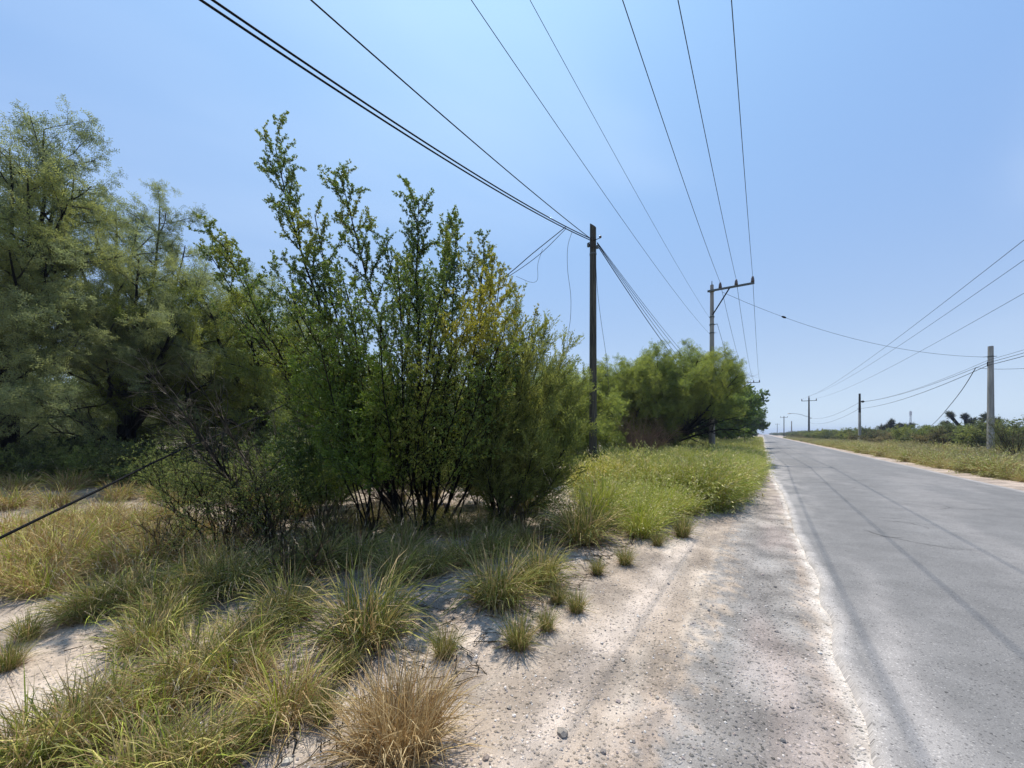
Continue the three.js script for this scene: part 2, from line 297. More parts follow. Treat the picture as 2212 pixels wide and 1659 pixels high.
const rdir = (R, y = 0) => { const d = V(R.g(), R.g() + y, R.g()); return d.lengthSq() < 1e-4 ? V(0, 1, 0) : d.normalize(); };
const perp = (R, d) => { const v = rdir(R); v.addScaledVector(d, -v.dot(d)); return v.lengthSq() < 1e-4 ? V(d.y, d.z, d.x).cross(d).normalize() : v.normalize(); };
function tuft(seed, n, len, wid, spread, stem) { const R = rng(seed), f = new Faces(); for (let k = 0; k < n; k++) { const d = V(R.g() * spread, R.r(0.25, 1), R.g() * spread).normalize(); f.leaf(V(R.g() * 0.012, R() * stem, R.g() * 0.012), d, perp(R, d), len * R.r(0.7, 1.2), wid * R.r(0.8, 1.2), 0.25); } return f.build(); }
function feather(seed, len, pairs, ll, lw, droop) {            // twice-divided leaf: two drooping rows of narrow leaflets
  const R = rng(seed), f = new Faces();
  for (let b = 0; b < 2; b++) {
    const az = R() * 6.28, out = V(Math.cos(az), 0, Math.sin(az)); let p = V(0, 0, 0), d = V(out.x * 0.6, 0.9, out.z * 0.6).normalize();
    for (let k = 0; k < pairs; k++) { d.y -= droop / pairs; d.normalize(); p = p.clone().addScaledVector(d, len / pairs); const n = perp(R, d), s = d.clone().cross(n); for (const q of [-1, 1]) { const e = s.clone().multiplyScalar(q).addScaledVector(d, 0.5).normalize(); f.leaf(p, e, n, ll * R.r(0.8, 1.15), lw, 0.1); } }
  }
  return f.build();
}
function needles(seed, len, n, nl, nw) { const R = rng(seed), f = new Faces(); for (let k = 0; k < n; k++) { const d = V(R.g() * 0.6, R.r(0.5, 1), R.g() * 0.6).normalize(); f.leaf(V(R.g() * 0.008, len * k / n, R.g() * 0.008), d, perp(R, d), nl * R.r(0.7, 1.2), nw, 0.1); } return f.build(); }
const SPRIG = {
  small: [1, 2, 3].map((k) => tuft(100 + k, 10, 0.027, 0.014, 0.75, 0.03)),
  bright: [4, 5].map((k) => tuft(100 + k, 9, 0.034, 0.013, 0.7, 0.06)),
  feather: [1, 2, 3].map((k) => feather(200 + k, 0.17, 6, 0.044, 0.0125, 1.3)),
  needle: [1, 2].map((k) => needles(300 + k, 0.13, 12, 0.034, 0.009)),
  broad: [1, 2].map((k) => tuft(400 + k, 9, 0.085, 0.045, 0.9, 0.12)),
  scrub: [1, 2].map((k) => tuft(420 + k, 9, 0.07, 0.03, 0.8, 0.14)),
  weed: [1, 2].map((k) => tuft(440 + k, 4, 0.024, 0.009, 0.8, 0.03)),
};
const Q = new THREE.Quaternion(), YUP = V(0, 1, 0), MX = new THREE.Matrix4(), COL = new THREE.Color();
const patchTone = (R, p, pal, scale = 1.3) => { const n = fbm(p.x * scale + 40, (p.y + p.z * 0.7) * scale + 40, 91, 3), k = clamp((n - 0.25) / 0.5 + R.g() * 0.28, 0, 0.999) * (pal.length - 1), i = Math.floor(k), f = k - i, a = pal[i], b = pal[Math.min(i + 1, pal.length - 1)], j = 1 + R.g() * 0.22; return [lerp(a[0], b[0], f) * j, lerp(a[1], b[1], f) * j, lerp(a[2], b[2], f) * j]; };
function leafPoses(R, leaves, o) {
  return leaves.map(([p, d]) => { const v = d.clone().multiplyScalar(o.follow ?? 0.5).add(rdir(R).multiplyScalar(o.scatter ?? 0.8)); v.y += o.lift ?? 0.1; v.normalize(); const q = new THREE.Quaternion().setFromUnitVectors(YUP, v).multiply(Q.clone().setFromAxisAngle(YUP, R() * 6.28)), s = R.r(o.size[0], o.size[1]); return { m: new THREE.Matrix4().compose(p.clone().add(rdir(R).multiplyScalar(o.off ?? 0.01)), q, V(s, s, s)), c: patchTone(R, p, o.pal, o.patch) }; });
}
function addFoliage(R, parent, leaves, o, name = 'foliage') {
  const poses = leafPoses(R, leaves, o), kinds = SPRIG[o.sprig];
  kinds.forEach((g, k) => {
    const mine = poses.filter((_, i) => i % kinds.length === k), im = new THREE.InstancedMesh(g, o.gloss ? M.leafGloss : M.leaf, mine.length); im.name = name; im.castShadow = im.receiveShadow = true; im.userData.kind = 'stuff';
    mine.forEach((q, i) => { im.setMatrixAt(i, q.m); im.setColorAt(i, COL.setRGB(...q.c)); }); parent.add(im);
  });
}
function mergedFoliage(R, leaves, o) {
  const kinds = SPRIG[o.sprig], p = [], n = [], c = [], idx = [], v = V(0, 0, 0), N3 = new THREE.Matrix3();
  leafPoses(R, leaves, o).forEach((q, i) => { const g = kinds[i % kinds.length], P = g.attributes.position, N = g.attributes.normal, b = p.length / 3; N3.getNormalMatrix(q.m); for (let k = 0; k < P.count; k++) { v.fromBufferAttribute(P, k).applyMatrix4(q.m); p.push(v.x, v.y, v.z); v.fromBufferAttribute(N, k).applyMatrix3(N3).normalize(); n.push(v.x, v.y, v.z); c.push(...q.c); } for (const k of g.index.array) idx.push(k + b); });
  const g = new THREE.BufferGeometry(); g.setAttribute('position', new THREE.Float32BufferAttribute(p, 3)); g.setAttribute('normal', new THREE.Float32BufferAttribute(n, 3)); g.setAttribute('color', new THREE.Float32BufferAttribute(c, 3)); g.setIndex(idx); return g;
}
function plant(name, label, category, group, base, R, mains, levels, leaf, leafLook, bark = M.bark, twig = M.twig, merged = false) {
  const g = thing(name, label, category, base, 0, group), t = grow(R, mains, levels, leaf);
  if (merged && mains[0].name === 'stem') mesh('stems', mergeGeometries(t.wood.map((w) => w.build())), bark, g, 'stuff');          // too small in the picture to tell apart
  else t.wood.forEach((w, k) => mesh(mains[k].name ?? (k ? 'limb' : 'trunk'), w.build(), bark, g));
  if (!t.twigs.empty) mesh('twigs', t.twigs.build(), twig, g, 'stuff');
  if (leafLook) for (const o of [].concat(leafLook)) {
    const part = o.where ? t.leaves.filter(([p]) => o.where(p)) : t.leaves;
    if (!part.length) continue;
    if (merged) mesh('foliage', mergedFoliage(R, part, o), M.leafV, g, 'stuff'); else addFoliage(R, g, part, o);
  }
  return g;
}
// leaf colours (reflectances)
const PAL = {
  black: [[0.07, 0.12, 0.016], [0.11, 0.175, 0.02], [0.165, 0.235, 0.026], [0.26, 0.29, 0.032]],
  blackYellow: [[0.16, 0.20, 0.022], [0.26, 0.28, 0.028], [0.42, 0.38, 0.034]],
  bright: [[0.13, 0.21, 0.018], [0.19, 0.28, 0.022], [0.25, 0.33, 0.026]],
  mesquite: [[0.16, 0.195, 0.08], [0.215, 0.255, 0.10], [0.28, 0.315, 0.125], [0.30, 0.32, 0.085]],
  fresh: [[0.17, 0.215, 0.038], [0.245, 0.29, 0.05], [0.31, 0.34, 0.06]],
  needle: [[0.14, 0.175, 0.038], [0.21, 0.245, 0.052], [0.285, 0.30, 0.065]],
  broad: [[0.055, 0.11, 0.02], [0.10, 0.165, 0.028], [0.16, 0.225, 0.038]],
  scrub: [[0.085, 0.105, 0.034], [0.13, 0.15, 0.045], [0.18, 0.19, 0.06]],
  weed: [[0.14, 0.185, 0.04], [0.20, 0.24, 0.055], [0.26, 0.275, 0.08]],
};
// ------------------------------------------------------------------ big shrub in the middle
{
  const R = rng(7), base = spot(915, 6.2), rel = (x, y, D) => xy(x, y, D).sub(base);
  const M_ = (x, y, D, r, b = V(0, 0, 0), foot = V(0, 0, 0)) => { const to = rel(x, y, D); return { pts: arc(R, foot.add(V(0, -0.08, 0)), to, b, 0.04, 14), r: r * 0.74, tip: 0.006, name: 'stem' }; };
  const tips = [
    [595, 275, 6.0, 0.052, V(-0.1, -0.2, 0.1), V(-0.25, 0, 0.1)], [735, 335, 6.6, 0.048, V(0.05, 0.1, 0), V(-0.05, 0, -0.1)], [905, 385, 6.2, 0.045, V(0.1, 0, 0), V(0.1, 0, 0.05)], [985, 455, 5.9, 0.04, V(0.2, -0.1, 0), V(0.25, 0, 0.1)],
    [480, 480, 5.8, 0.04, V(-0.1, -0.5, 0), V(-0.3, 0, 0)], [1045, 490, 6.6, 0.036, V(0.2, -0.3, 0), V(0.3, 0, -0.1)], [450, 545, 6.2, 0.034, V(0, -0.4, 0), V(-0.35, 0, -0.05)], [680, 420, 5.4, 0.036, V(-0.1, -0.2, 0.1), V(-0.15, 0, 0.2)],
    [1080, 600, 6.0, 0.034, V(0.2, -0.4, 0), V(0.3, 0, 0.05)], [830, 470, 7.4, 0.036, V(0, 0, -0.3), V(0, 0, -0.25)], [1150, 700, 6.4, 0.03, V(0.2, -0.3, 0), V(0.35, 0, 0)], [620, 640, 5.3, 0.03, V(0, -0.2, 0.2), V(-0.3, 0, 0.15)],
    [520, 690, 6.9, 0.03, V(0, -0.3, -0.2), V(-0.35, 0, -0.15)], [770, 640, 5.2, 0.03, V(0, 0, 0.2), V(-0.1, 0, 0.25)], [1010, 700, 5.4, 0.03, V(0, 0, 0.2), V(0.2, 0, 0.2)], [900, 600, 7.3, 0.03, V(0, 0, -0.2), V(0.1, 0, -0.2)],
  ];
  for (const t of tips) t[1] += t[1] < 520 ? 45 : 0;
  for (let k = 0; k < 14; k++) { const y = R.r(520, 930), sp = lerp(330, 210, (y - 520) / 440); tips.push([850 + R.g() * sp * 1.1 + (y < 700 ? -40 : 0), y, R.r(5.0, 7.5), 0.013, V(R.g() * 0.2, R.g() * 0.2, R.g() * 0.2), V(R.g() * 0.45, 0, R.g() * 0.35)]); }
  for (const [x, y, D] of [[620, 620, 4.9], [740, 600, 4.6], [860, 590, 4.5], [960, 600, 4.6], [1060, 630, 4.8], [680, 700, 4.4], [820, 690, 4.3], [960, 700, 4.3], [1090, 720, 4.6]]) tips.push([x, y, D, 0.018, V(0, -0.25, 0.1), V(R.g() * 0.45, 0, 0.25)]);
  const mains = tips.map((t) => M_(...t));
  const yellow = (p) => p.x * CT - p.z * ST > 0.65 && p.y > 2.6 && p.y < 4.9;
  plant('blackbrush_shrub', 'tall dark green spiky many-stemmed shrub at the centre of the roadside', 'shrub', null, base, R, mains,
    [{ n: 6.2, from: 0.28, ang: [0.45, 0.95], len: [0.35, 1.3], taper: 0.55, up: 0.09, wig: 0.24, seg: 0.12, r: 0.016 }, { n: 8.0, from: 0.12, ang: [0.5, 1.0], len: [0.12, 0.36], taper: 0.4, up: 0.06, wig: 0.15, seg: 0.08, r: 0.005 }],
    { level: 1, every: 0.0098, from: 0.06 },
    [{ gloss: true, sprig: 'small', pal: PAL.black, size: [0.5, 1.2], follow: 0.7, scatter: 0.7, off: 0.02, where: (p) => p.y > 0.7 && R() < lerp(0.3, 1, smooth(2.4, 4.8, p.y)) && !yellow(p) }, { gloss: true, sprig: 'small', pal: PAL.blackYellow, size: [0.5, 1.2], follow: 0.7, scatter: 0.7, off: 0.02, where: (p) => yellow(p) && R() < lerp(0.4, 0.95, smooth(2.0, 4.2, p.y)) }], M.darkBark);
}
// feathery shrub that leans towards the wooden pole
{
  const R = rng(17), base = spot(1075, 6.6), rel = (x, y, D) => xy(x, y, D).sub(base);
  const tips = [[1215, 740, 6.9], [1265, 770, 7.4], [1160, 700, 7.0], [1285, 860, 7.0], [1290, 940, 6.6], [1240, 830, 6.2], [1180, 800, 6.0], [1090, 760, 6.3], [1260, 1010, 6.3], [1200, 960, 5.8], [1120, 880, 5.8], [1040, 800, 6.8], [1000, 900, 6.2], [1150, 820, 7.6], [1080, 960, 5.7]];
  const mains = tips.map(([x, y, D]) => ({ pts: arc(R, V(R.g() * 0.15, -0.05, R.g() * 0.15), rel(x - 48, y, D), V(0.05, -0.25, 0), 0.03, 10), r: 0.022, tip: 0.004 }));
  plant('feathery_shrub', 'fine-leaved shrub leaning right in front of the wooden pole', 'shrub', null, base, R, mains,
    [{ n: 11, from: 0.16, ang: [0.25, 0.65], len: [0.4, 0.9], taper: 0.4, up: 0.05, wig: 0.1, seg: 0.1, r: 0.007, lean: V(0.015, 0.0, -0.01) }, { n: 8, from: 0.15, ang: [0.35, 0.7], len: [0.14, 0.34], taper: 0.3, up: 0.03, wig: 0.1, seg: 0.08, r: 0.003 }],
    { level: 1, every: 0.034, from: 0.1 }, { sprig: 'needle', pal: PAL.needle, size: [1.1, 1.8], follow: 1.3, scatter: 0.4, off: 0.01, lift: 0.1 }, M.darkBark);
}
// fresh green shrublet growing in front of the big shrub
{
  const R = rng(27), base = spot(800, 5.3), rel = (x, y, D) => xy(x, y, D).sub(base);
  const tips = [[700, 760, 5.1], [760, 745, 5.3], [820, 770, 5.0], [860, 820, 5.2], [690, 830, 5.0], [740, 880, 4.9], [810, 860, 4.9], [640, 800, 5.5]];
  const mains = tips.map(([x, y, D]) => ({ pts: arc(R, V(R.g() * 0.1, -0.05, R.g() * 0.1), rel(x, y, D), V(0, 0.15, 0), 0.03, 9), r: 0.013, tip: 0.004 }));
  plant('young_shrub', 'fresh light green shrub growing through the front of the tall dark shrub', 'shrub', null, base, R, mains,
    [{ n: 12, from: 0.35, ang: [0.4, 0.9], len: [0.25, 0.6], taper: 0.4, up: 0.03, wig: 0.12, seg: 0.08, r: 0.005 }], { level: 1, every: 0.016, from: 0.1 },
    { gloss: true, sprig: 'bright', pal: PAL.bright, size: [0.9, 1.5], follow: 0.6, scatter: 0.7, off: 0.02 }, M.darkBark);
}

// ------------------------------------------------------------------ trees
function treeMains(R, h, spread, n, r, o = {}) {                 // trunk that splits low into spreading limbs
  const fork = o.fork ?? 0.16, mains = [], top = V(R.g() * 0.2, h * fork, R.g() * 0.2);
  mains.push({ pts: arc(R, V(0, -0.15, 0), top.clone(), V(R.g() * 0.1, 0, R.g() * 0.1), 0.02, 6), r, tip: r * 0.85, name: 'trunk' });
  for (let k = 0; k < n; k++) { const a = (k + R() * 0.7) / n * 6.28, q = Math.sqrt((k % 3 + 0.4 + R() * 0.5) / 3), to = V(Math.cos(a) * spread * q, h * (o.flat ? R.r(0.72, 0.92) : lerp(0.96, 0.6, q) * R.r(0.85, 1.05)), Math.sin(a) * spread * q); mains.push({ pts: arc(R, top.clone(), to, V(Math.cos(a) * spread * 0.12, R.r(-0.02, 0.1) * h * 0.4, Math.sin(a) * spread * 0.12), 0.06, 14), r: r * R.r(0.42, 0.62), tip: 0.012, name: 'limb' }); }
  for (let k = 0; k < (o.skirt ?? 0); k++) { const a = (k + R() * 0.7) / o.skirt * 6.28, q = R.r(0.75, 1.05); mains.push({ pts: arc(R, top.clone(), V(Math.cos(a) * spread * q, h * R.r(0.16, 0.5), Math.sin(a) * spread * q), V(0, R.r(0.1, 0.3) * h * 0.5, 0), 0.06, 12), r: r * 0.35, tip: 0.01, name: 'limb' }); }
  return mains;
}
const mesqLevels = [{ n: 2.2, from: 0.22, ang: [0.5, 1.2], len: [0.9, 2.1], taper: 0.4, up: 0.0, wig: 0.18, seg: 0.2, r: 0.03 }, { n: 3.4, from: 0.12, ang: [0.4, 1.1], len: [0.4, 0.95], taper: 0.3, up: -0.02, wig: 0.16, seg: 0.12, r: 0.008 }];
function mesquite(label, seed, base, h, spread, n, r, o = {}) {
  const R = rng(seed);
  return plant('mesquite_tree', label, 'tree', o.group, base, R, o.mains ? o.mains(R) : treeMains(R, h, spread, n, r, o), o.levels ?? mesqLevels, { level: 1, every: (o.every ?? 0.05) * 0.72, from: 0.2 },
    { sprig: 'feather', pal: o.pal ?? PAL.mesquite, size: o.size ?? [0.9, 1.5], follow: 0.5, scatter: 0.7, off: 0.02, lift: -0.1, patch: 0.7, where: o.where }, M.darkBark, M.twig, o.merged);
}
{ // the leaning old tree with the dark forked trunk, and the taller one at the picture's left edge
  const b2 = spot(275, 12.2), rel = (x, y, D) => xy(x, y, D).sub(b2);
  const limbs = [[345, 440, 12], [250, 450, 11.5], [400, 530, 12.5], [150, 520, 11.6], [300, 560, 10.4], [430, 620, 11.6], [180, 640, 10.2], [500, 640, 13], [380, 700, 10.2], [90, 700, 11], [230, 780, 9.6], [300, 480, 13.8], [120, 560, 13], [40, 960, 11.4], [110, 965, 10.6], [20, 870, 10.6], [460, 820, 11.2]];
  mesquite('old mesquite tree with a dark low-forked trunk and a leaning limb', 31, b2, 9, 4, 0, 0.26, { where: (p) => p.y > 2.9 || (p.y > 1.0 && Math.hypot(p.x, p.z) > 3.2), every: 0.05, size: [1.0, 1.6], mains: (R) => [{ pts: arc(R, V(0.1, -0.2, 0), V(0, 1.9, 0), V(0, 0, 0), 0.03, 8), r: 0.27, tip: 0.2, name: 'trunk' }, ...limbs.map(([x, y, D], i) => { const low = y > 850; return { pts: arc(R, V(R.g() * 0.1, low ? 0.15 : R.r(1.0, 1.9), R.g() * 0.1), rel(x, y, D), low ? V(0, 0.75, 0) : V(0, R.r(-0.3, 0.3), 0), 0.07, 16), r: low ? 0.13 : R.r(0.085, 0.12), tip: 0.012, name: 'limb' }; })] });
  const b1 = spot(20, 9.0), rel1 = (x, y, D) => xy(x, y, D).sub(b1);
  const l1 = [[95, 278, 8.8], [130, 335, 9.2], [20, 320, 8.4], [160, 380, 9.4], [-60, 370, 9], [60, 380, 7.9], [150, 430, 8.6], [-80, 480, 8], [20, 540, 7.6], [100, 560, 8.2], [-120, 600, 9], [-40, 700, 7.4], [60, 800, 8.0], [0, 440, 10]];
  mesquite('tallest feathery mesquite tree at the left edge of the picture', 32, b1, 9, 4, 0, 0.22, { every: 0.052, size: [0.95, 1.5], mains: (R) => [{ pts: arc(R, V(-0.6, -0.2, 0), V(-0.2, 1.6, 0), V(0, 0, 0), 0.03, 8), r: 0.23, tip: 0.17, name: 'trunk' }, ...l1.map(([x, y, D]) => ({ pts: arc(R, V(-0.2, R.r(1.2, 1.6), 0), rel1(x, y, D), V(0, R.r(-0.3, 0.3), 0), 0.07, 16), r: R.r(0.08, 0.11), tip: 0.012, name: 'limb' }))] });
}
mesquite('pale feathery mesquite tree behind the left side of the tall shrub', 33, spot(560, 14), 7.4, 3.6, 14, 0.2, { every: 0.055, skirt: 6, size: [1.1, 1.8], pal: PAL.fresh.map((c) => c.map((x) => x * 0.85)) });
mesquite('mesquite tree with a thin crown behind the forked trunk', 34, spot(430, 17), 8.0, 3.8, 12, 0.2, { size: [1.5, 2.3], every: 0.06, skirt: 5 });
mesquite('round bright green mesquite tree beside the concrete power pole', 35, V(-4.9, 0, -25.2), 7.9, 4.5, 30, 0.2, { size: [1.4, 2.2], every: 0.052, pal: PAL.fresh, fork: 0.1, skirt: 14, where: (p) => !(p.x > 0.9 && p.y < 2.7) && p.x < 4.0 });
mesquite('light green mesquite tree right behind the wooden pole', 36, spot(1345, 24), 7.2, 3.8, 15, 0.18, { size: [1.7, 2.6], every: 0.065, pal: PAL.fresh, skirt: 8 });
mesquite('small light green mesquite tree left of the wooden pole', 37, spot(1175, 15), 4.4, 2.6, 12, 0.12, { size: [1.2, 2.0], every: 0.05, pal: PAL.fresh, skirt: 8 });
// woodland behind, each tree its own
{
  const R = rng(40), proto = mesquite('mesquite tree of the wood seen right behind the tallest one', 38, spot(-60, 19), 7.6, 4.2, 11, 0.2, { size: [2.6, 4.0], every: 0.12, merged: true, skirt: 7, group: 'trees of the wood behind' });
  const list = [[150, 24, 0.75], [330, 27, 0.75], [520, 24, 0.75], [650, 26, 0.8], [800, 26, 0.8], [960, 27, 0.75], [1080, 30, 0.75], [250, 38, 0.9], [720, 36, 0.9], [900, 40, 0.9], [-300, 16, 0.9], [1230, 40, 0.8]];
  for (const [i, [x, D, k]] of [...list].sort((a, b) => a[0] - b[0]).entries()) copyOf(proto, 'mesquite tree in the wood behind, ' + fromLeft(i, list.length), null, spot(x, D), R() * 6.28, [R.r(0.85, 1.1), k * R.r(0.9, 1.05), R.r(0.85, 1.1)]);
}
function broadTree(label, seed, base, h, spread, n, o = {}) {
  const R = rng(seed);
  return plant('roadside_tree', label, 'tree', o.group, base, R, treeMains(R, h, spread, n, 0.2, { fork: 0.2, skirt: 7 }), [{ n: 2.4, from: 0.3, ang: [0.4, 1.0], len: [0.8, 1.7], taper: 0.4, up: 0.03, wig: 0.14, seg: 0.25, r: 0.03 }, { n: 3.2, from: 0.2, ang: [0.4, 1.0], len: [0.3, 0.7], taper: 0.3, up: 0, wig: 0.14, seg: 0.2, r: 0.008 }],
    { level: 1, every: 0.1, from: 0.15 }, { sprig: 'broad', pal: o.pal ?? PAL.broad, size: [1.7, 3.0], follow: 0.4, scatter: 0.8, off: 0.06, patch: 0.6 }, M.darkBark, M.twig, true);
}
broadTree('dark green broad-leaved tree overhanging the road beyond the power pole', 51, V(-3.5, 0, -53), 9.3, 3.7, 18);
broadTree('green broad-leaved tree between the mesquite and the overhanging tree', 52, V(-4.0, 0, -41), 7.6, 3.8, 18, { pal: PAL.broad.map((c) => [c[0] * 1.3, c[1] * 1.2, c[2] * 1.2]) });
broadTree('farthest dark tree reaching over the left road edge', 53, V(-2.2, 0, -88), 8.2, 3.6, 13, { pal: PAL.broad.map((c) => c.map((x) => x * 0.85)) });
{
  const R = rng(55), p = broadTree('tree in the row lining the left side of the road far away', 54, V(-8, 0, -70), 7.5, 4, 11, { group: 'far trees lining the road' });
  for (const [w, s] of [[-9, 44], [-7, 60], [-6, 98], [-8, 118], [-5, 135], [-9, 150], [-6, 175], [-7, 210], [-6, 250], [-7, 300], [-14, 90], [-14, 60], [-13, 130]]) copyOf(p, null, null, V(w, 0, -s), R() * 6.28, R.r(0.8, 1.1));
}

// ------------------------------------------------------------------ bare and half-bare shrubs
function bareShrub(label, seed, base, tips, mat, o = {}) {
  const R = rng(seed), mains = tips.map((t) => ({ pts: arc(R, V(R.g() * 0.08, -0.04, R.g() * 0.08), t, V(R.g() * 0.15, R.g() * 0.1, R.g() * 0.15), 0.03, 10), r: o.r ?? 0.014, tip: 0.003, name: 'stem' }));
  return plant(o.name ?? 'bare_shrub', label, 'shrub', o.group, base, R, mains, [{ n: o.n ?? 7, from: 0.25, ang: [0.4, 1.0], len: o.len ?? [0.25, 0.7], taper: 0.4, up: 0.02, wig: 0.18, seg: 0.07, r: 0.005 * (o.fat ?? 1) }, { n: o.n2 ?? 8, from: 0.1, ang: [0.4, 1.1], len: (o.len2 ?? [0.08, 0.28]), taper: 0.3, up: 0, wig: 0.2, seg: 0.05 * (o.fat ?? 1), r: 0.0026 * (o.fat ?? 1) }], { level: 1, every: o.every ?? 0.05, from: 0.1 }, o.look, mat, mat);
}
const fan = (seed, n, h, w) => { const R = rng(seed), out = []; for (let k = 0; k < n; k++) { const a = R() * 6.28, q = Math.sqrt(R()) * w; out.push(V(Math.cos(a) * q, h * R.r(0.7, 1.05) * (1 - 0.35 * q / w), Math.sin(a) * q)); } return out; };
{
  const b = spot(600, 5.0), rel = (x, y, D) => xy(x, y, D).sub(b);
  bareShrub('bare grey thorny shrub arching left in front of the old mesquite', 61, b, [[300, 775, 5.2], [340, 800, 5], [380, 870, 4.8], [420, 930, 4.8], [460, 860, 4.9], [330, 870, 5.4], [400, 780, 5.4]].map((a) => rel(...a)), M.deadTwig, { r: 0.018, len: [0.3, 0.9], n: 7, fat: 1.5 });
  bareShrub('bare grey twiggy shrub under the left side of the tall shrub', 62, spot(640, 7.4), fan(5, 14, 2.5, 1.1), M.deadTwig, { n: 8, fat: 1.5 });
  bareShrub('brown leafless bush beside the fence posts behind the wooden pole', 63, spot(1372, 15.4), fan(6, 28, 2.5, 1.6), M.brownTwig, { n: 9, n2: 9, len: [0.4, 1.0], len2: [0.2, 0.5], r: 0.02, fat: 2.2 });
  bareShrub('small brown leafless bush at the foot of the round mesquite', 64, spot(1480, 20.5), fan(8, 14, 1.6, 1.2), M.brownTwig, { n: 8, n2: 8, len: [0.3, 0.8], len2: [0.2, 0.4], fat: 2.2 });
  bareShrub('brown dead bush behind the stems of the tall shrub', 65, spot(700, 8.8), fan(9, 14, 1.6, 1.0), M.brownTwig, { n: 8, n2: 8 });
  bareShrub('low dry brown twigs in the shade left of the shrub stems', 66, spot(690, 5.2), fan(10, 16, 0.95, 0.8), M.brownTwig, { n: 9, n2: 8, len: [0.15, 0.5], r: 0.007 });
  [[560, 4.5, 'dry brown twigs in the grass left of the large green tussock', 0.9], [640, 4.0, 'dry grey-brown twigs behind the large green tussock', 0.7], [770, 5.0, 'dry brown twigs right in front of the shrub stems', 0.8], [500, 5.6, 'dry brown twigs at the edge of the sandy clearing', 0.9], [840, 6.9, 'dry twigs behind the shrub stems', 1.0], [1130, 5.6, 'dry twigs under the feathery shrub', 0.8], [420, 4.8, 'dry twigs among the weeds near the black cable', 0.8]].forEach(([x, D, label, h], k) => bareShrub(label, 660 + k, spot(x, D), fan(300 + k, 14, h, 0.6), M.brownTwig, { name: 'dry_twig_clump', n: 9, n2: 8, len: [0.15, 0.45], r: 0.006, fat: 1.2 }));
  [[620, 8.2], [730, 7.9], [830, 8.4], [930, 8.0], [1030, 8.3], [1120, 7.8]].forEach(([x, D], k) => bareShrub('sparse weedy bush behind the stems of the tall shrub, ' + fromLeft(k, 6), 680 + k, spot(x, D), fan(320 + k, 13, 1.5, 0.9), M.twig, { name: 'weedy_bush', group: 'weedy bushes behind the shrub', r: 0.008, every: 0.03, look: { sprig: 'bright', pal: PAL.weed, size: [0.9, 1.6], follow: 0.5, scatter: 0.8, off: 0.02 } }));
  const weed = (look) => ({ sprig: 'weed', pal: PAL.weed, size: [0.9, 1.6], follow: 0.5, scatter: 0.8, off: 0.012, ...look });
  bareShrub('wispy green weed shrub left of the bare arching branch', 67, spot(400, 6.2), fan(11, 16, 1.7, 1.0), M.twig, { name: 'wispy_shrub', r: 0.008, look: weed({ size: [0.8, 1.3] }), every: 0.045 });
  bareShrub('wispy grey-green shrub in front of the sandy clearing', 68, spot(480, 5.0), fan(12, 16, 1.3, 0.9), M.twig, { name: 'wispy_shrub', r: 0.008, look: weed({ size: [0.8, 1.3] }), every: 0.05 });
  bareShrub('wispy dark shrub between the clearing and the tall shrub', 69, spot(600, 5.0), fan(13, 14, 1.35, 0.7), M.twig, { name: 'wispy_shrub', r: 0.008, look: weed({ pal: PAL.needle, size: [0.8, 1.3] }), every: 0.045 });
  bareShrub('dark leafy shrub at the left foot of the tall shrub', 70, spot(690, 6.3), fan(14, 12, 1.7, 0.9), M.twig, { name: 'wispy_shrub', r: 0.008, look: { gloss: true, sprig: 'bright', pal: PAL.black, size: [0.9, 1.5], follow: 0.5, scatter: 0.8, off: 0.02 }, every: 0.03 });
}
// low green undergrowth at the edge of the wood
{
  const R = rng(75), mk = (seed, label, pal) => { const r = rng(seed); return plant('undergrowth_bush', label, 'bush', 'undergrowth at the foot of the wood', V(0, 0, 0), r, fan(seed, 12, 1.0, 1.0).map((t) => ({ pts: arc(r, V(r.g() * 0.2, -0.05, r.g() * 0.2), t, V(0, 0.1, 0), 0.03, 6), r: 0.012, tip: 0.003, name: 'stem' })), [{ n: 8, from: 0.2, ang: [0.4, 1.0], len: [0.25, 0.6], taper: 0.3, up: 0.04, wig: 0.15, seg: 0.1, r: 0.004 }], { level: 0, every: 0.03, from: 0.25 }, { sprig: 'scrub', pal, size: [0.5, 0.9], follow: 0.5, scatter: 0.8, off: 0.03 }, M.twig, M.twig, true); };
  const a = mk(76, 'low leafy green bush at the foot of the wood on the left', PAL.weed.map((c) => c.map((x) => x * 1.15))), b = mk(77, 'low leafy dull green bush at the foot of the wood on the left', PAL.scrub);
  a.position.copy(spot(60, 9.6)); b.position.copy(spot(190, 10.6));
  for (let x = 560; x < 1160; x += 62) for (const D of [12.5, 16]) copyOf(R() < 0.5 ? a : b, null, null, spot(x + R.g() * 30, D + R.g()), R() * 6.28, [R.r(1.2, 1.7), R.r(1.2, 2.0), R.r(1.2, 1.7)]);
  for (let x = -80; x < 600; x += 46) copyOf(R() < 0.6 ? a : b, null, null, spot(x + R.g() * 20, 9.5 + R.g() * 0.5), R() * 6.28, [R.r(0.8, 1.1), R.r(0.6, 1.05), R.r(0.8, 1.1)]);
  for (const [x, D, t] of [[10, 8.8, 0], [120, 9.4, 1], [200, 9.8, 0], [280, 10.4, 0], [330, 11, 1], [390, 10.2, 0], [450, 10.8, 1], [520, 11.5, 1], [100, 11, 0], [30, 11.5, 1], [240, 12.4, 1], [-60, 9, 1], [580, 12, 0], [-140, 10, 0], [660, 13, 1], [770, 14, 0], [880, 14, 1], [1000, 15, 0], [1100, 14, 1], [350, 13.5, 0], [470, 14.5, 0]]) copyOf(t ? b : a, null, null, spot(x, D), R() * 6.28, [R.r(0.8, 1.3), R.r(0.7, 1.25), R.r(0.8, 1.3)]);
}

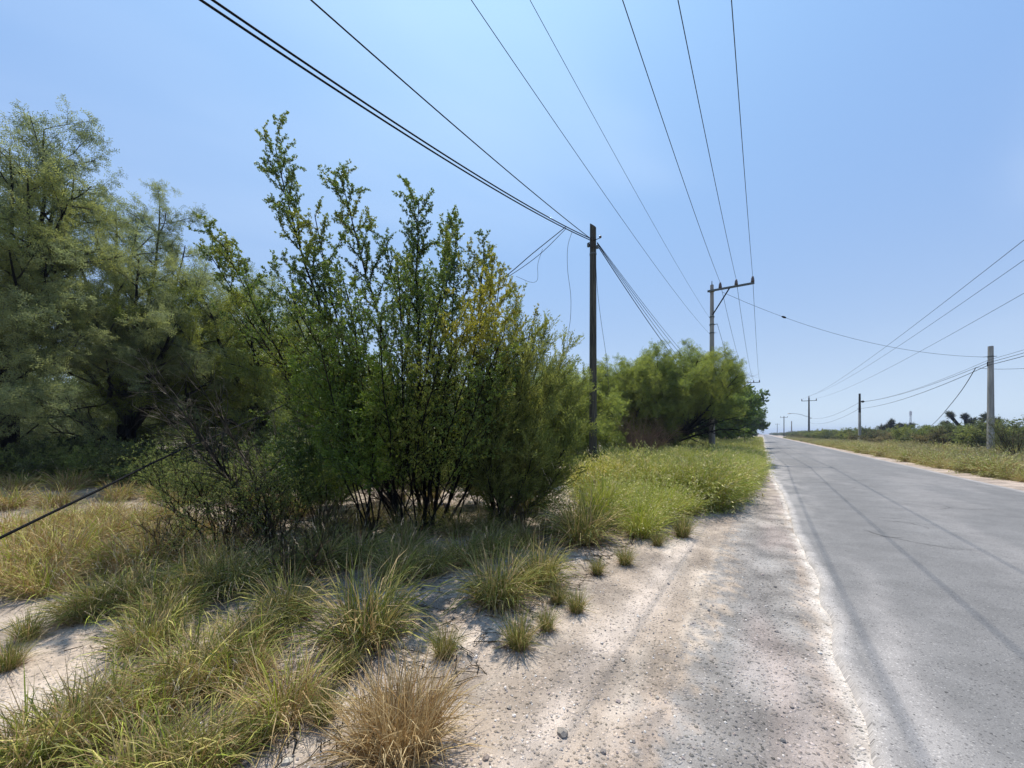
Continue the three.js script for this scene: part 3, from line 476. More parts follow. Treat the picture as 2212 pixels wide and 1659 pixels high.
// ------------------------------------------------------------------ grass tussocks
const GP = { green: [[0.17, 0.20, 0.035], [0.255, 0.26, 0.05], [0.125, 0.155, 0.03], [0.42, 0.35, 0.12]], yellow: [[0.37, 0.42, 0.055], [0.45, 0.47, 0.07], [0.29, 0.37, 0.05], [0.56, 0.49, 0.15]], straw: [[0.42, 0.29, 0.12], [0.50, 0.36, 0.17], [0.36, 0.22, 0.085], [0.56, 0.43, 0.22]], dry: [[0.36, 0.22, 0.10], [0.46, 0.31, 0.15], [0.52, 0.40, 0.22]] };
function tussockGeo(seed, o) {
  const R = rng(seed), f = new Faces();
  const one = (len, lean, c, wid, curl) => {
    const az = R() * 6.28, q = Math.sqrt(R()) * o.foot, az2 = az + R.g() * 1.9, out = V(Math.cos(az2), 0, Math.sin(az2)); let p = V(Math.cos(az) * q, -0.02, Math.sin(az) * q);
    let a = lean; const pts = [p.clone()], st = len / 4; const bend = R() < 0.22 ? R.r(0.4, 1.3) : 0, at = 1 + Math.floor(R() * 3); for (let k = 0; k < 4; k++) { a += curl * (0.35 + k * 0.35) + (k === at ? bend : 0); p = p.clone().addScaledVector(V(out.x * Math.sin(a), Math.cos(a), out.z * Math.sin(a)), st); p.y = Math.max(p.y, 0.006); pts.push(p); }
    const s = V(-out.z, 0.3 * R.g(), out.x).applyAxisAngle(out, R.g() * 1.4).normalize(); f.blade(pts, wid, s, c);
    if (o.chaff && R() < o.chaff) { const d = pts[4].clone().sub(pts[3]).normalize(), cc = R.pick([[0.56, 0.53, 0.20], [0.62, 0.55, 0.28], [0.46, 0.47, 0.13]]); for (let q = 0; q < 4; q++) { const e = d.clone().addScaledVector(perp(R, d), 0.8).normalize(); f.leaf(pts[3].clone().lerp(pts[4], R()), e, perp(R, e), o.wid * 5, o.wid * 1.6, 0.1, cc); } }
  };
  const j = (c) => { const k = R.r(0.75, 1.25); return c.map((x) => x * k); };
  for (let k = 0; k < o.blades; k++) one(o.h * R.r(0.5, 1.2), R() * o.lean, j(R.pick(o.pal)), o.wid * R.r(0.6, 1.2), R.r(0.02, o.curl));
  for (let k = 0; k < o.blades * 0.10; k++) one(o.h * R.r(0.6, 1.1), R() * o.lean * 1.3, j(R.pick(GP.dry)), o.wid * 0.5, R.g() * 0.2);
  for (let k = 0; k < o.blades * (o.dead ?? 0.3); k++) one(o.h * R.r(0.2, 0.6), Math.abs(R.g()) * o.lean * 1.7 + 0.15, j(R.pick(GP.dry)), o.wid * R.r(0.5, 1), R.r(0.1, o.curl * 1.5));
  return f.build();
}
function seedGeo(seed, o) {                                      // stalks with a bristly spike
  const R = rng(seed), f = new Faces();
  for (let k = 0; k < o.heads; k++) {
    const az = R() * 6.28, out = V(Math.cos(az), 0, Math.sin(az)); let a = Math.abs(R.g()) * o.lean * 0.9, p = V(out.x * o.foot * R(), 0, out.z * o.foot * R()); const pts = [p.clone()], L = o.h * R.r(0.85, 1.35);
    for (let q = 0; q < 4; q++) { a += 0.07; p = p.clone().addScaledVector(V(out.x * Math.sin(a), Math.cos(a), out.z * Math.sin(a)), L / 4); pts.push(p); }
    const c = R.pick([[0.42, 0.33, 0.18], [0.36, 0.27, 0.15]]); f.blade(pts, 0.003, V(-out.z, 0, out.x), c);
    const d = pts[4].clone().sub(pts[3]).normalize(), hl = R.r(0.06, 0.10), hc = R.pick([[0.58, 0.46, 0.30], [0.46, 0.32, 0.24], [0.64, 0.54, 0.38]]);
    for (let b = 0; b < 14; b++) { const n = perp(R, d), o2 = pts[4].clone().addScaledVector(d, hl * (b / 14 - 0.6)); f.leaf(o2, d.clone().addScaledVector(n, 0.4).normalize(), perp(R, d), 0.016, 0.004, 0.05, hc); }
  }
  return f.build();
}
const TUS = {};
const tusKinds = {
  big_green: { h: 0.70, foot: 0.19, lean: 0.8, curl: 0.5, wid: 0.0095, blades: 560, dead: 0.9, pal: [...GP.green, GP.green[1], GP.yellow[3], GP.straw[1]], heads: 18 },
  big_green2: { h: 0.54, foot: 0.2, lean: 0.9, curl: 0.55, wid: 0.0085, blades: 520, dead: 1.1, pal: [...GP.green, ...GP.green, GP.yellow[0], GP.yellow[3], GP.straw[1], GP.straw[3], GP.straw[0]], heads: 16 },
  yellow: { h: 0.72, foot: 0.16, lean: 0.75, curl: 0.36, wid: 0.009, blades: 560, dead: 0.35, pal: GP.yellow, heads: 6, chaff: 0.35 },
  straw: { h: 0.40, foot: 0.15, lean: 0.75, curl: 0.3, wid: 0.0052, blades: 1200, dead: 0.2, pal: [...GP.straw, GP.straw[3]], heads: 0 },
  strawTall: { h: 0.52, foot: 0.18, lean: 0.9, curl: 0.45, wid: 0.0085, blades: 430, dead: 0.6, pal: [...GP.straw, GP.yellow[0], GP.yellow[3], GP.green[1]], heads: 8 },
  dull: { h: 0.78, foot: 0.2, lean: 0.8, curl: 0.4, wid: 0.013, blades: 300, dead: 0.6, pal: [GP.green[0], GP.green[1], GP.green[3], GP.yellow[2], GP.straw[0], GP.straw[2]], heads: 0, chaff: 0.4 },
  small: { h: 0.33, foot: 0.06, lean: 0.6, curl: 0.22, wid: 0.0048, blades: 380, dead: 0.4, pal: [...GP.green, GP.straw[1]], heads: 4 },
};
Object.entries(tusKinds).forEach(([k, o], i) => { TUS[k] = { blades: tussockGeo(500 + i, o), heads: o.heads ? seedGeo(560 + i, o) : null }; });
const tusR = rng(580);
function tussock(kind, pos, label, scale = 1, group) {
  const g = thing('grass_tussock', label, 'grass', pos, tusR() * 6.28, group); g.scale.set(scale * tusR.r(0.92, 1.08), scale * tusR.r(0.92, 1.08), scale * tusR.r(0.92, 1.08));
  mesh('blades', TUS[kind].blades, M.grass, g, 'stuff'); if (TUS[kind].heads) mesh('seed_heads', TUS[kind].heads, M.grass, g, 'stuff'); return g;
}
tussock('straw', onGround(862, 1625), 'round straw-coloured dry grass tussock in the bottom foreground', 1.1);
tussock('big_green', onGround(790, 1385), 'large green grass tussock in front of the shrub stems', 1.0);
tussock('big_green', onGround(1075, 1300), 'green grass tussock right of the large one, half in shade', 0.88);
tussock('big_green', onGround(1165, 1265), 'green grass tussock at the right corner of the shrub shade', 0.8);
tussock('small', onGround(1120, 1398), 'small grass tuft alone on the gravel in the shrub shadow', 0.95);
tussock('big_green', onGround(1255, 1170), 'dense grey-green grass tussock in front of the wooden pole', 1.2);
tussock('yellow', onGround(1385, 1160), 'yellow-green grass tussock right of the grey-green one', 0.95);
tussock('small', onGround(1474, 1160), 'small yellowish grass tuft at the edge of the gravel', 1.3);
tussock('small', onGround(1350, 1220), 'tiny sparse grass tuft on the gravel below the yellow tussock', 0.8);
tussock('small', onGround(1205, 1300), 'tiny brownish grass tuft at the edge of the shrub shadow', 0.7);
tussock('big_green2', onGround(430, 1470), 'large light green grass tussock in the middle of the left foreground', 0.85);
tussock('strawTall', onGround(620, 1545), 'brownish green grass tussock left of the dry straw tussock', 0.8);
tussock('big_green2', onGround(20, 1700), 'grass tussock in the bottom left corner', 0.7);
tussock('strawTall', onGround(130, 1240), 'straw-yellow grass tussock under the black cable', 1.2);
{
  const R = rng(590), put = (kind, list, label, group, sc) => [...list].sort((a, b) => a[0] - b[0]).forEach(([x, y], k) => tussock(kind, onGround(x, y), label + ', ' + fromLeft(k, list.length), sc * R.r(0.85, 1.15), group));
  put('strawTall', [[200, 1600], [350, 1540], [520, 1480]], 'straw-coloured grass tussock in the tangle of the left foreground', 'left foreground dry tussocks', 0.72);
  put('big_green2', [[240, 1540], [110, 1640], [320, 1410], [430, 1665], [545, 1395], [300, 1690]], 'green and straw grass tussock in the tangle of the left foreground', 'left foreground tussocks', 0.68);
  put('big_green', [[500, 1290], [420, 1300], [590, 1250], [690, 1240], [620, 1340], [860, 1250], [770, 1225], [930, 1240], [1000, 1220], [1060, 1200], [880, 1200], [700, 1190], [1130, 1180], [1190, 1150]], 'green grass tussock in the shade below the tall shrub', 'shaded tussocks below the shrub', 0.74);
  put('big_green2', [[240, 1330], [190, 1350], [300, 1320], [360, 1350]], 'short green grass tussock beside the bare sand patch', 'tussocks beside the sand patch', 0.75);
  put('strawTall', [[-10, 1085], [40, 1100], [95, 1080], [150, 1095], [205, 1085], [255, 1100], [300, 1075], [345, 1095], [20, 1125], [120, 1118], [230, 1130], [400, 1100], [450, 1085]], 'dry straw tussock on the sand below the wood', 'dry tussocks below the wood', 0.95);
  put('big_green', [[740, 1165], [800, 1150], [860, 1160], [925, 1150], [985, 1160], [1045, 1150], [1100, 1140]], 'green grass tussock against the foot of the shrub stems', 'tussocks at the shrub stems', 0.8);
  put('strawTall', [[500, 1190], [460, 1230], [560, 1160]], 'dry pale grass tussock at the foot of the wispy shrubs', 'dry tussocks at the wispy shrubs', 0.85);
  put('strawTall', [[40, 1230], [200, 1200], [250, 1180], [80, 1180], [170, 1160], [10, 1170], [280, 1150], [120, 1150], [330, 1190], [60, 1260], [0, 1290], [100, 1290], [300, 1240], [360, 1230], [220, 1250], [390, 1180], [350, 1130], [430, 1160]], 'straw-yellow grass tussock in the dry patch near the black cable', 'dry tussocks near the black cable', 1.0);
  put('small', [[700, 1560], [560, 1610], [20, 1460], [60, 1400], [740, 1460], [960, 1420], [1180, 1360], [1290, 1240], [1420, 1180], [1245, 1320]], 'small wiry grass tuft on open gravel', 'small tufts on the gravel', 0.7);
  put('strawTall', [[600, 1100], [680, 1090], [560, 1060], [860, 1090], [1120, 1110], [1160, 1100], [640, 1120], [530, 1100], [930, 1080]], 'dry yellow grass tussock seen between the shrub stems', 'dry tussocks behind the shrub', 0.9);
}
// roadside verge: the clumps one can pick out along its front edge, then the mass behind
{
  const R = rng(600), frontL = []; for (let s = 6.6; s < 30; s += 0.55) { const edge = -0.28 - 1.3 * smooth(11, 6, s) + 0.25 * (fbm(s * 0.6, 2, 601, 2) - 0.5); frontL.push([edge - 0.15 - R() * 0.25, s], [edge - 0.75 - R() * 0.4, s + R() * 0.4]); }
  frontL.forEach(([w, s]) => tussock('yellow', V(w, ground(w, s), -s), 'bright yellow-green grass clump on the left verge between tussocks and power pole', 1.12 + R.g() * 0.3, 'left verge grass clumps'));
  const fg = tussockGeo(650, { h: 0.82, foot: 0.32, lean: 0.75, curl: 0.36, wid: 0.014, blades: 110, dead: 0.25, pal: GP.yellow, chaff: 0.5 }), fg2 = tussockGeo(651, { h: 0.85, foot: 0.35, lean: 0.8, curl: 0.4, wid: 0.018, blades: 90, dead: 0.5, pal: [...GP.yellow, GP.green[0], GP.green[1], GP.green[3], GP.straw[1], GP.straw[0]], chaff: 0.5 });
  const mass = (name, geo, pts, label, tint = [1, 1, 1]) => { const im = new THREE.InstancedMesh(geo, M.grass, pts.length); im.name = numbered(name); im.castShadow = im.receiveShadow = true; tag(im, label, 'grass', null, 'stuff'); pts.forEach(([w, s, k], i) => { Q.setFromAxisAngle(YUP, R() * 6.28); MX.compose(V(w, ground(w, s), -s), Q, V(k, k * R.r(0.8, 1.2), k)); im.setMatrixAt(i, MX); const t = fbm(w * 0.6, s * 0.3, 610, 3); const b = lerp(0.55, 1.35, t) * R.r(0.8, 1.2); im.setColorAt(i, COL.setRGB(b * lerp(0.85, 1.15, t) * tint[0], b * tint[1], b * 0.9 * tint[2])); }); scene.add(im); };
  const L = [], Rr = [];
  for (let k = 0; k < 2600; k++) { const s = 9 + 60 * Math.pow(R(), 1.5), w = -0.9 - R() * (4.6 - 1.6 * smooth(8, 14, 22 - s)); if (s < 12 && w < -3.6) continue; L.push([w, s, R.r(0.8, 1.15) * lerp(0.75, 1.35, fbm(w * 0.9 + 5, s * 0.7, 612, 2))]); }
  for (let k = 0; k < 900; k++) { const s = 30 + 150 * R() * R(), w = -0.5 - R() * 3; L.push([w, s, R.r(0.8, 1.1)]); }
  for (let k = 0; k < 9000; k++) { const s = 2 + 190 * Math.pow(R(), 1.6), w = 6.75 + 0.35 * (fbm(s * 0.5, 1, 611, 2)) + R() * (14 + 6 * R()); Rr.push([w, s, R.r(0.55, 0.95) * lerp(0.7, 1, smooth(6.8, 8.5, w)) * lerp(0.6, 1.4, fbm(w * 0.7 + 5, s * 0.5, 613, 2))]); }
  mass('verge_grass', fg, L, 'tall yellow-green grass filling the left verge');
  mass('verge_grass', fg2, Rr, 'knee-high olive and straw grass along the right side of the road', [0.78, 0.76, 0.95]);
  for (let s = 20; s < 74; s += 0.85) { const w = 6.9 + 0.3 * R() + 0.3 * fbm(s * 0.5, 1, 611, 2); tussock(R() < 0.6 ? 'dull' : 'strawTall', V(w, ground(w, s), -s), 'olive and straw grass clump along the right edge of the road', 1.0 + R.g() * 0.25, 'right verge grass clumps'); }
  for (let s = 22; s < 80; s += 1.5) { const w = 8 + 7 * R(); tussock('dull', V(w, ground(w, s), -s), 'tall olive grass clump in the wide verge before the scrub', 1.2 + R.g() * 0.3, 'right verge inner clumps'); }
  0;
}
// ------------------------------------------------------------------ scrub across the road
{
  const R = rng(700), mk = (seed, h, w, label, pal) => { const r = rng(seed); return plant('scrub_bush', label, 'bush', 'scrub thicket across the road', V(0, 0, 0), r, fan(seed, 12, h, w).map((t) => ({ pts: arc(r, V(r.g() * 0.2, -0.1, r.g() * 0.2), t, V(0, 0.1, 0), 0.04, 6), r: 0.03, tip: 0.006, name: 'stem' })), [{ n: 5, from: 0.2, ang: [0.4, 1.0], len: [0.4, 1.0], taper: 0.3, up: 0.03, wig: 0.15, seg: 0.2, r: 0.008 }], { level: 0, every: 0.05, from: 0.2 }, { sprig: 'scrub', pal, size: [1.0, 1.8], follow: 0.5, scatter: 0.8, off: 0.05 }, M.twig, M.twig, true); };
  const kinds = [mk(701, 2.2, 1.5, 'olive scrub bush in the low thicket across the road', PAL.scrub), mk(702, 1.9, 1.7, 'dull brownish scrub bush in the low thicket across the road', PAL.scrub.map(([a, b, c]) => [a * 1.35, b * 1.0, c * 1.2])), mk(703, 2.5, 1.4, 'greener scrub bush in the low thicket across the road', PAL.needle)];
  kinds[0].position.copy(V(19, 0, -48)); kinds[1].position.copy(V(20, 0, -40)); kinds[2].position.copy(V(19, 0, -60));
  for (let k = 0; k < 280; k++) { const s = 12 + 190 * Math.pow(R(), 1.25), w = (15.0 - 4.5 * smooth(50, 120, s)) + 18 * Math.pow(R(), 1.8); if (Math.hypot(w - 12.9, s - 39.5) < 3) continue; copyOf(R.pick(kinds), null, null, V(w, -0.05, -s), R() * 6.28, [R.r(1.0, 1.7), R.r(0.85, 1.25), R.r(1.0, 1.7)]); }
  // beyond: the thicket as one mass
  const g = kinds[0].children.find((c) => c.name === 'foliage').geometry, pts = []; for (let k = 0; k < 900; k++) { const s = 40 + 760 * R(), w = 38 + R() * (60 + s * 0.9); pts.push([w, s]); } for (let k = 0; k < 160; k++) pts.push([10 + R() * 40, 200 + R() * 600]); for (let k = 0; k < 160; k++) pts.push([-6 - R() * 60, 150 + R() * 600]);
  const im = new THREE.InstancedMesh(g, M.leafV, pts.length); im.name = numbered('distant_scrub'); im.castShadow = im.receiveShadow = true; tag(im, 'distant scrubland reaching to the horizon', 'scrub', null, 'stuff');
  pts.forEach(([w, s], i) => { Q.setFromAxisAngle(YUP, R() * 6.28); const k = R.r(1.0, 1.7); MX.compose(V(w, -0.1, -s), Q, V(k * 1.3, k, k * 1.3)); im.setMatrixAt(i, MX); const b = R.r(0.7, 1.2); im.setColorAt(i, COL.setRGB(b, b, b)); }); scene.add(im);
  bareShrub('reddish brown half-bare shrub at the right edge behind the grey pole', 705, spot(2195, 21), fan(706, 18, 2.9, 1.7), M.brownTwig, { n: 6, n2: 7, len: [0.4, 0.9], r: 0.025, every: 0.12, look: { sprig: 'weed', pal: PAL.scrub, size: [1.5, 2.5], follow: 0.5, scatter: 0.8, off: 0.02 } });
}
// yuccas
function yucca(label, base, heads, seed) {
  const R = rng(seed), g = thing('yucca_tree', label, 'yucca', base); g.scale.setScalar(1.1);
  heads.forEach(([x, y, z, r], k) => {
    const to = V(x, y, z), T = new Tubes(), foot = k ? V(0, heads[0][1] * 0.35, 0) : V(0, -0.1, 0), pts = arc(R, foot, to, V(0, k ? -0.25 : 0, 0), 0.02, 8); T.add(pts, pts.map((_, i) => lerp(k ? 0.2 : 0.28, 0.2, i / 8)), 7);
    mesh(k ? 'arm' : 'trunk', T.build(), M.darkBark, g);
    const f = new Faces(), d = to.clone().sub(pts[6]).normalize();
    for (let i = 0; i < 260; i++) { const v = rdir(R).addScaledVector(d, 0.55).normalize(), o = to.clone().addScaledVector(d, R.r(-0.45, 0.1)), c = R.pick([[0.035, 0.05, 0.022], [0.05, 0.06, 0.028], [0.06, 0.05, 0.03]]); f.leaf(o, v, perp(R, v), r * 1.25 * R.r(0.7, 1.1), 0.07, 0.05, c); }
    mesh('rosette', f.build(), M.leafV, g, 'stuff');
  });
  return g;
}
yucca('large branched yucca standing above the scrub beside the grey pole', spot(2094, 60), [[0.3, 3.3, 0, 0.6], [-2.0, 4.3, 0.3, 0.55], [-0.3, 4.0, -0.4, 0.5], [1.5, 3.9, 0.2, 0.65], [2.6, 3.3, 0, 0.55], [-2.4, 2.9, 0.4, 0.6], [2.2, 2.6, 0.5, 0.5]], 711);
yucca('dark bushy yucca in the scrub left of the far mast', spot(1922, 75), [[0, 2.8, 0, 0.8], [-0.9, 2.5, 0.2, 0.8], [0.9, 2.5, 0, 0.8], [0.2, 3.6, 0.3, 0.6]], 712);
yucca('small yucca in the scrub right at the far mast', spot(1955, 88), [[0, 3.0, 0, 0.8], [-0.8, 3.3, 0, 0.6], [0.9, 3.2, 0.2, 0.7]], 713);

// ------------------------------------------------------------------ poles
const T_POLE = { w: -2.67, s: 26.9 }, A_POLE = spot(1281, 13), R_POLE = spot(2140, 26), R2 = spot(1857, 56.6), FAR = V(12.4, 0, -156);
const cyl = (r0, r1, h, n = 12, y = 0) => { const g = new THREE.CylinderGeometry(r1, r0, h, n, 6); g.translate(0, y + h / 2, 0); return g; };
const box = (x, y, z, px = 0, py = 0, pz = 0) => { const g = new THREE.BoxGeometry(x, y, z); g.translate(px, py, pz); return g; };
const bar = (a, b, r, n = 6) => new Tubes().add([a, b], [r, r], n).build();
{ // wooden pole
  const g = thing('wooden_pole', 'dark green-brown wooden utility pole with slanted top behind the shrub', 'utility pole', A_POLE), top = 8.62;
  const sh = cyl(0.135, 0.105, top + 0.2, 14, -0.2); const P = sh.attributes.position; for (let i = 0; i < P.count; i++) if (P.getY(i) > top - 0.02) P.setY(i, top - 0.9 * P.getX(i) * 0.9 - 0.05); sh.computeVertexNormals();
  mesh('shaft', sh, M.pole, g);
  mesh('bolt', bar(V(-0.16, 8.0, 0.05), V(0.3, 8.02, 0.12), 0.012), M.steel, g); mesh('bracket', box(0.06, 0.34, 0.05, 0.02, 7.95, 0.13), M.post, g); mesh('clamp', box(0.07, 0.1, 0.07, 0.17, 7.78, 0.05), M.steel, g); mesh('clamp', box(0.07, 0.12, 0.07, -0.14, 7.92, 0.06), M.steel, g);
  mesh('strap', new THREE.CylinderGeometry(0.118, 0.12, 0.05, 14, 1, true).translate(0, 7.6, 0), M.steel, g); mesh('insulator', new THREE.SphereGeometry(0.045, 10, 8).translate(0.3, 8.05, 0.12), M.porcelain, g);
}
const insulator = () => new THREE.LatheGeometry([[0.02, 0], [0.09, 0.02], [0.10, 0.09], [0.075, 0.10], [0.095, 0.16], [0.075, 0.18], [0.085, 0.24], [0.05, 0.27], [0.06, 0.33], [0.0, 0.36]].map(([x, y]) => new THREE.Vector2(x, y)), 12);
function armPole(label, w, s, armTo, group) {                    // octagonal concrete pole with a one-sided crossarm over the road
  const g = thing('power_pole', label, 'power pole', V(w, 0, -s), 0, group);
  mesh('shaft', cyl(0.19, 0.10, 11.0, 8, -0.1).toNonIndexed(), M.concrete, g); g.children[0].geometry.computeVertexNormals();
  const arm = mesh('crossarm', box(armTo + 0.28, 0.11, 0.10, armTo / 2 - 0.09, 10.5, 0.16), M.steel, g);
  mesh('brace', bar(V(0.06, 9.0, 0.16), V(0.98, 10.46, 0.2), 0.038), M.steel, g);
  for (const x of [0.47, 1.32, armTo - 0.04]) mesh('insulator', insulator().translate(x, 10.556, 0.16), M.porcelain, arm);
  for (const y of [8.9, 8.42, 7.9, 10.5]) mesh('band', new THREE.CylinderGeometry(0.145, 0.145, 0.07, 12).translate(0, y, 0), M.steel, g);
  mesh('pin', cyl(0.03, 0.02, 0.25, 8, 10.9), M.steel, g); mesh('hook', bar(V(0.1, 8.42, 0), V(0.3, 8.42, 0.02), 0.022), M.steel, g); mesh('hook', bar(V(0.1, 7.9, 0), V(0.26, 7.88, 0.02), 0.014), M.galv, g);
  return g;
}
armPole('concrete power pole with a braced one-sided crossarm and three insulators', T_POLE.w, T_POLE.s, 2.2);
armPole('far power pole whose crossarm just shows above the dark tree', T_POLE.w, 78.6, 2.2);
{
  const g = thing('concrete_pole', 'pale thick octagonal concrete pole nearest the camera on the right verge', 'utility pole', R_POLE);
  mesh('shaft', cyl(0.20, 0.135, 7.7, 8, -0.15).toNonIndexed(), M.concretePale, g); g.children[0].geometry.computeVertexNormals();
  mesh('band', new THREE.CylinderGeometry(0.155, 0.155, 0.06, 12).translate(0, 6.85, 0), M.steel, g); mesh('hook', bar(V(-0.34, 6.85, 0.05), V(0.30, 6.85, -0.05), 0.018), M.steel, g); mesh('cable_clamp', bar(V(-0.18, 6.2, 0.1), V(-0.18, 6.5, 0.1), 0.025), M.steel, g);
  const h = thing('concrete_pole', 'second concrete pole on the right verge, its upper half dark', 'utility pole', R2);
  mesh('shaft', cyl(0.185, 0.15, 4.9, 8, -0.15).toNonIndexed(), M.concretePale, h); mesh('upper_shaft', cyl(0.15, 0.12, 2.8, 8, 4.75).toNonIndexed(), M.creosote, h); h.children.forEach((c) => c.geometry.computeVertexNormals());
  mesh('splice_box', new THREE.SphereGeometry(0.2, 10, 8).scale(1, 0.8, 1).translate(0.34, 6.35, 0), M.cable, h); mesh('bracket', bar(V(0, 6.35, 0), V(0.34, 6.35, 0), 0.03), M.steel, h); mesh('hook', bar(V(-0.3, 5.4, 0), V(0.1, 5.4, 0), 0.025), M.steel, h);
}
{
  const g = thing('wooden_power_pole', 'dark wooden pole with a T crossarm and a street lamp arm across the road', 'power pole', FAR);
  mesh('shaft', cyl(0.30, 0.19, 13.4, 10, -0.1), M.creosote, g); const arm = mesh('crossarm', box(4.0, 0.16, 0.14, 0, 12.3, 0.22), M.creosote, g); for (const x of [-1.85, 0, 1.85]) mesh('insulator', insulator().scale(1.5, 1.8, 1.5).translate(x, x ? 12.38 : 13.3, x ? 0.22 : 0), M.porcelain, x ? arm : g);
  const lampArm = mesh('lamp_arm', new Tubes().add([V(0, 7.0, 0), V(-2.0, 7.9, 0), V(-3.6, 8.3, 0), V(-4.6, 8.35, 0)], [0.06, 0.06, 0.05, 0.05], 6).build(), M.galv, g); mesh('lamp_head', new THREE.SphereGeometry(0.5, 12, 8).scale(1.2, 0.3, 0.5).translate(-5.1, 8.33, 0), M.galv, lampArm); mesh('bracket', box(0.7, 0.2, 0.2, 0.35, 6.7, 0), M.steel, g);
  const far = (label, px, D, h, mat, arm) => { const q = thing('distant_pole', label, 'utility pole', spot(px, D)); mesh('shaft', cyl(0.26, 0.18, h, 8, -0.1), mat, q); if (arm) { mesh('crossarm', box(3.4, 0.18, 0.16, 0, h - 0.9, 0.25), mat, q); for (const x of [-1.6, 1.6]) mesh('insulator', insulator().scale(1.6, 1.6, 1.6).translate(x, h - 0.8, 0.25), M.porcelain, q); } return q; };
  far('distant dark pole with a crossarm left of the lamp pole', 1693.5, 220, 12, M.creosote, true); far('distant pale concrete pole left of the lamp pole', 1710, 175, 7.6, M.concrete, false); far('farthest thin pole near the end of the road', 1679, 380, 12, M.creosote, true);
  const m = thing('radio_mast', 'slim distant mast rising above the scrub', 'mast', spot(1967, 420));
  for (const [x, z] of [[-0.7, -0.7], [0.7, -0.7], [0.7, 0.7], [-0.7, 0.7]]) mesh('leg', bar(V(x, 0, z), V(x * 0.5, 27, z * 0.5), 0.14), M.galv, m);
  for (let k = 0; k < 12; k++) { const y = 2 + k * 2, q = 0.7 * (1 - k * 0.042); mesh('brace', bar(V(-q, y, q), V(q, y + 2, q), 0.08), M.galv, m); } mesh('antenna_panel', box(1.7, 4.5, 1.7, 0, 24, 0), M.galv, m);
}

// ------------------------------------------------------------------ wires and cables
function wire(name, label, pts, r, mat = M.wire, group, cat = 'wire', n = 64) { const c = new THREE.CatmullRomCurve3(pts), m = mesh(name, new THREE.TubeGeometry(c, n, r, 6), mat); tag(m, label, cat, group); return m; }
function span(a, b, sag, n = 24) { const out = []; for (let k = 0; k <= n; k++) { const t = k / n, p = a.clone().lerp(b, t); p.y -= 4 * sag * t * (1 - t); out.push(p); } return out; }
const P = (w, y, s) => V(w, y, -s), TW = T_POLE.w, BACK = -25;
[[0.47, 'left', 1.25], [1.32, 'middle', 1.15], [2.16, 'right', 1.0]].forEach(([x, which, sag]) => {
  wire('power_line', `${which} one of three thin power lines coming overhead to the crossarm`, span(P(TW + x, 10.9, T_POLE.s - 0.16), P(TW + x, 10.9, BACK), sag), 0.009, M.wire, null, 'power line', 90);
  wire('power_line', `${which} one of three power lines from the crossarm on to the far pole`, span(P(TW + x, 10.9, T_POLE.s - 0.16), P(TW + x, 10.9, 78.4), 1.2), 0.011, M.wire, null, 'power line', 60);
});
wire('power_line', 'upper of two lines tied to the side of the concrete power pole', span(P(TW - 0.15, 8.9, T_POLE.s), P(TW - 0.2, 8.9, BACK), 1.0), 0.0045, M.wire, null, 'power line', 90);
wire('power_line', 'lower of two lines tied to the side of the concrete power pole', span(P(TW - 0.15, 7.9, T_POLE.s), P(TW - 0.2, 7.9, BACK), 1.26), 0.005, M.wire, null, 'power line', 90);
wire('power_line', 'thin line from the hook of the concrete pole on to the far pole', span(P(TW + 0.3, 8.42, T_POLE.s), P(TW + 0.2, 8.4, 78), 1.3), 0.010, M.wire, null, 'power line', 60);
const AW = A_POLE.x, AS = -A_POLE.z;
wire('communication_cable', 'upper of the paired thick black cables sweeping to the wooden pole', span(P(AW - 0.1, 8.25, AS), P(AW, 8.3, -30), 2.72), 0.014, M.cable, null, 'cable', 110);
wire('communication_cable', 'lower of the paired thick black cables sweeping to the wooden pole', span(P(AW - 0.1, 8.19, AS), P(AW - 0.02, 8.22, -30), 2.74), 0.014, M.cable, null, 'cable', 110);
wire('communication_cable', 'single black cable above the thick pair running to the wooden pole', span(P(AW, 8.15, AS), P(AW, 8.3, -30), 1.5), 0.011, M.cable, null, 'cable', 110);
[[7.95, 5.6, -4.6, 1.1, 0.016, 'lowest thick'], [8.0, 6.3, -4.5, 1.0, 0.011, 'second'], [8.02, 6.9, -4.3, 0.9, 0.011, 'third'], [8.05, 7.3, -4.1, 0.85, 0.009, 'topmost thin']].forEach(([h0, h1, w1, sag, r, which]) => wire('communication_cable', `${which} black cable fanning from the wooden pole down behind the mesquite`, span(P(AW + 0.15, h0, AS), P(w1, h1, 58), sag), r, M.cable, null, 'cable', 60));
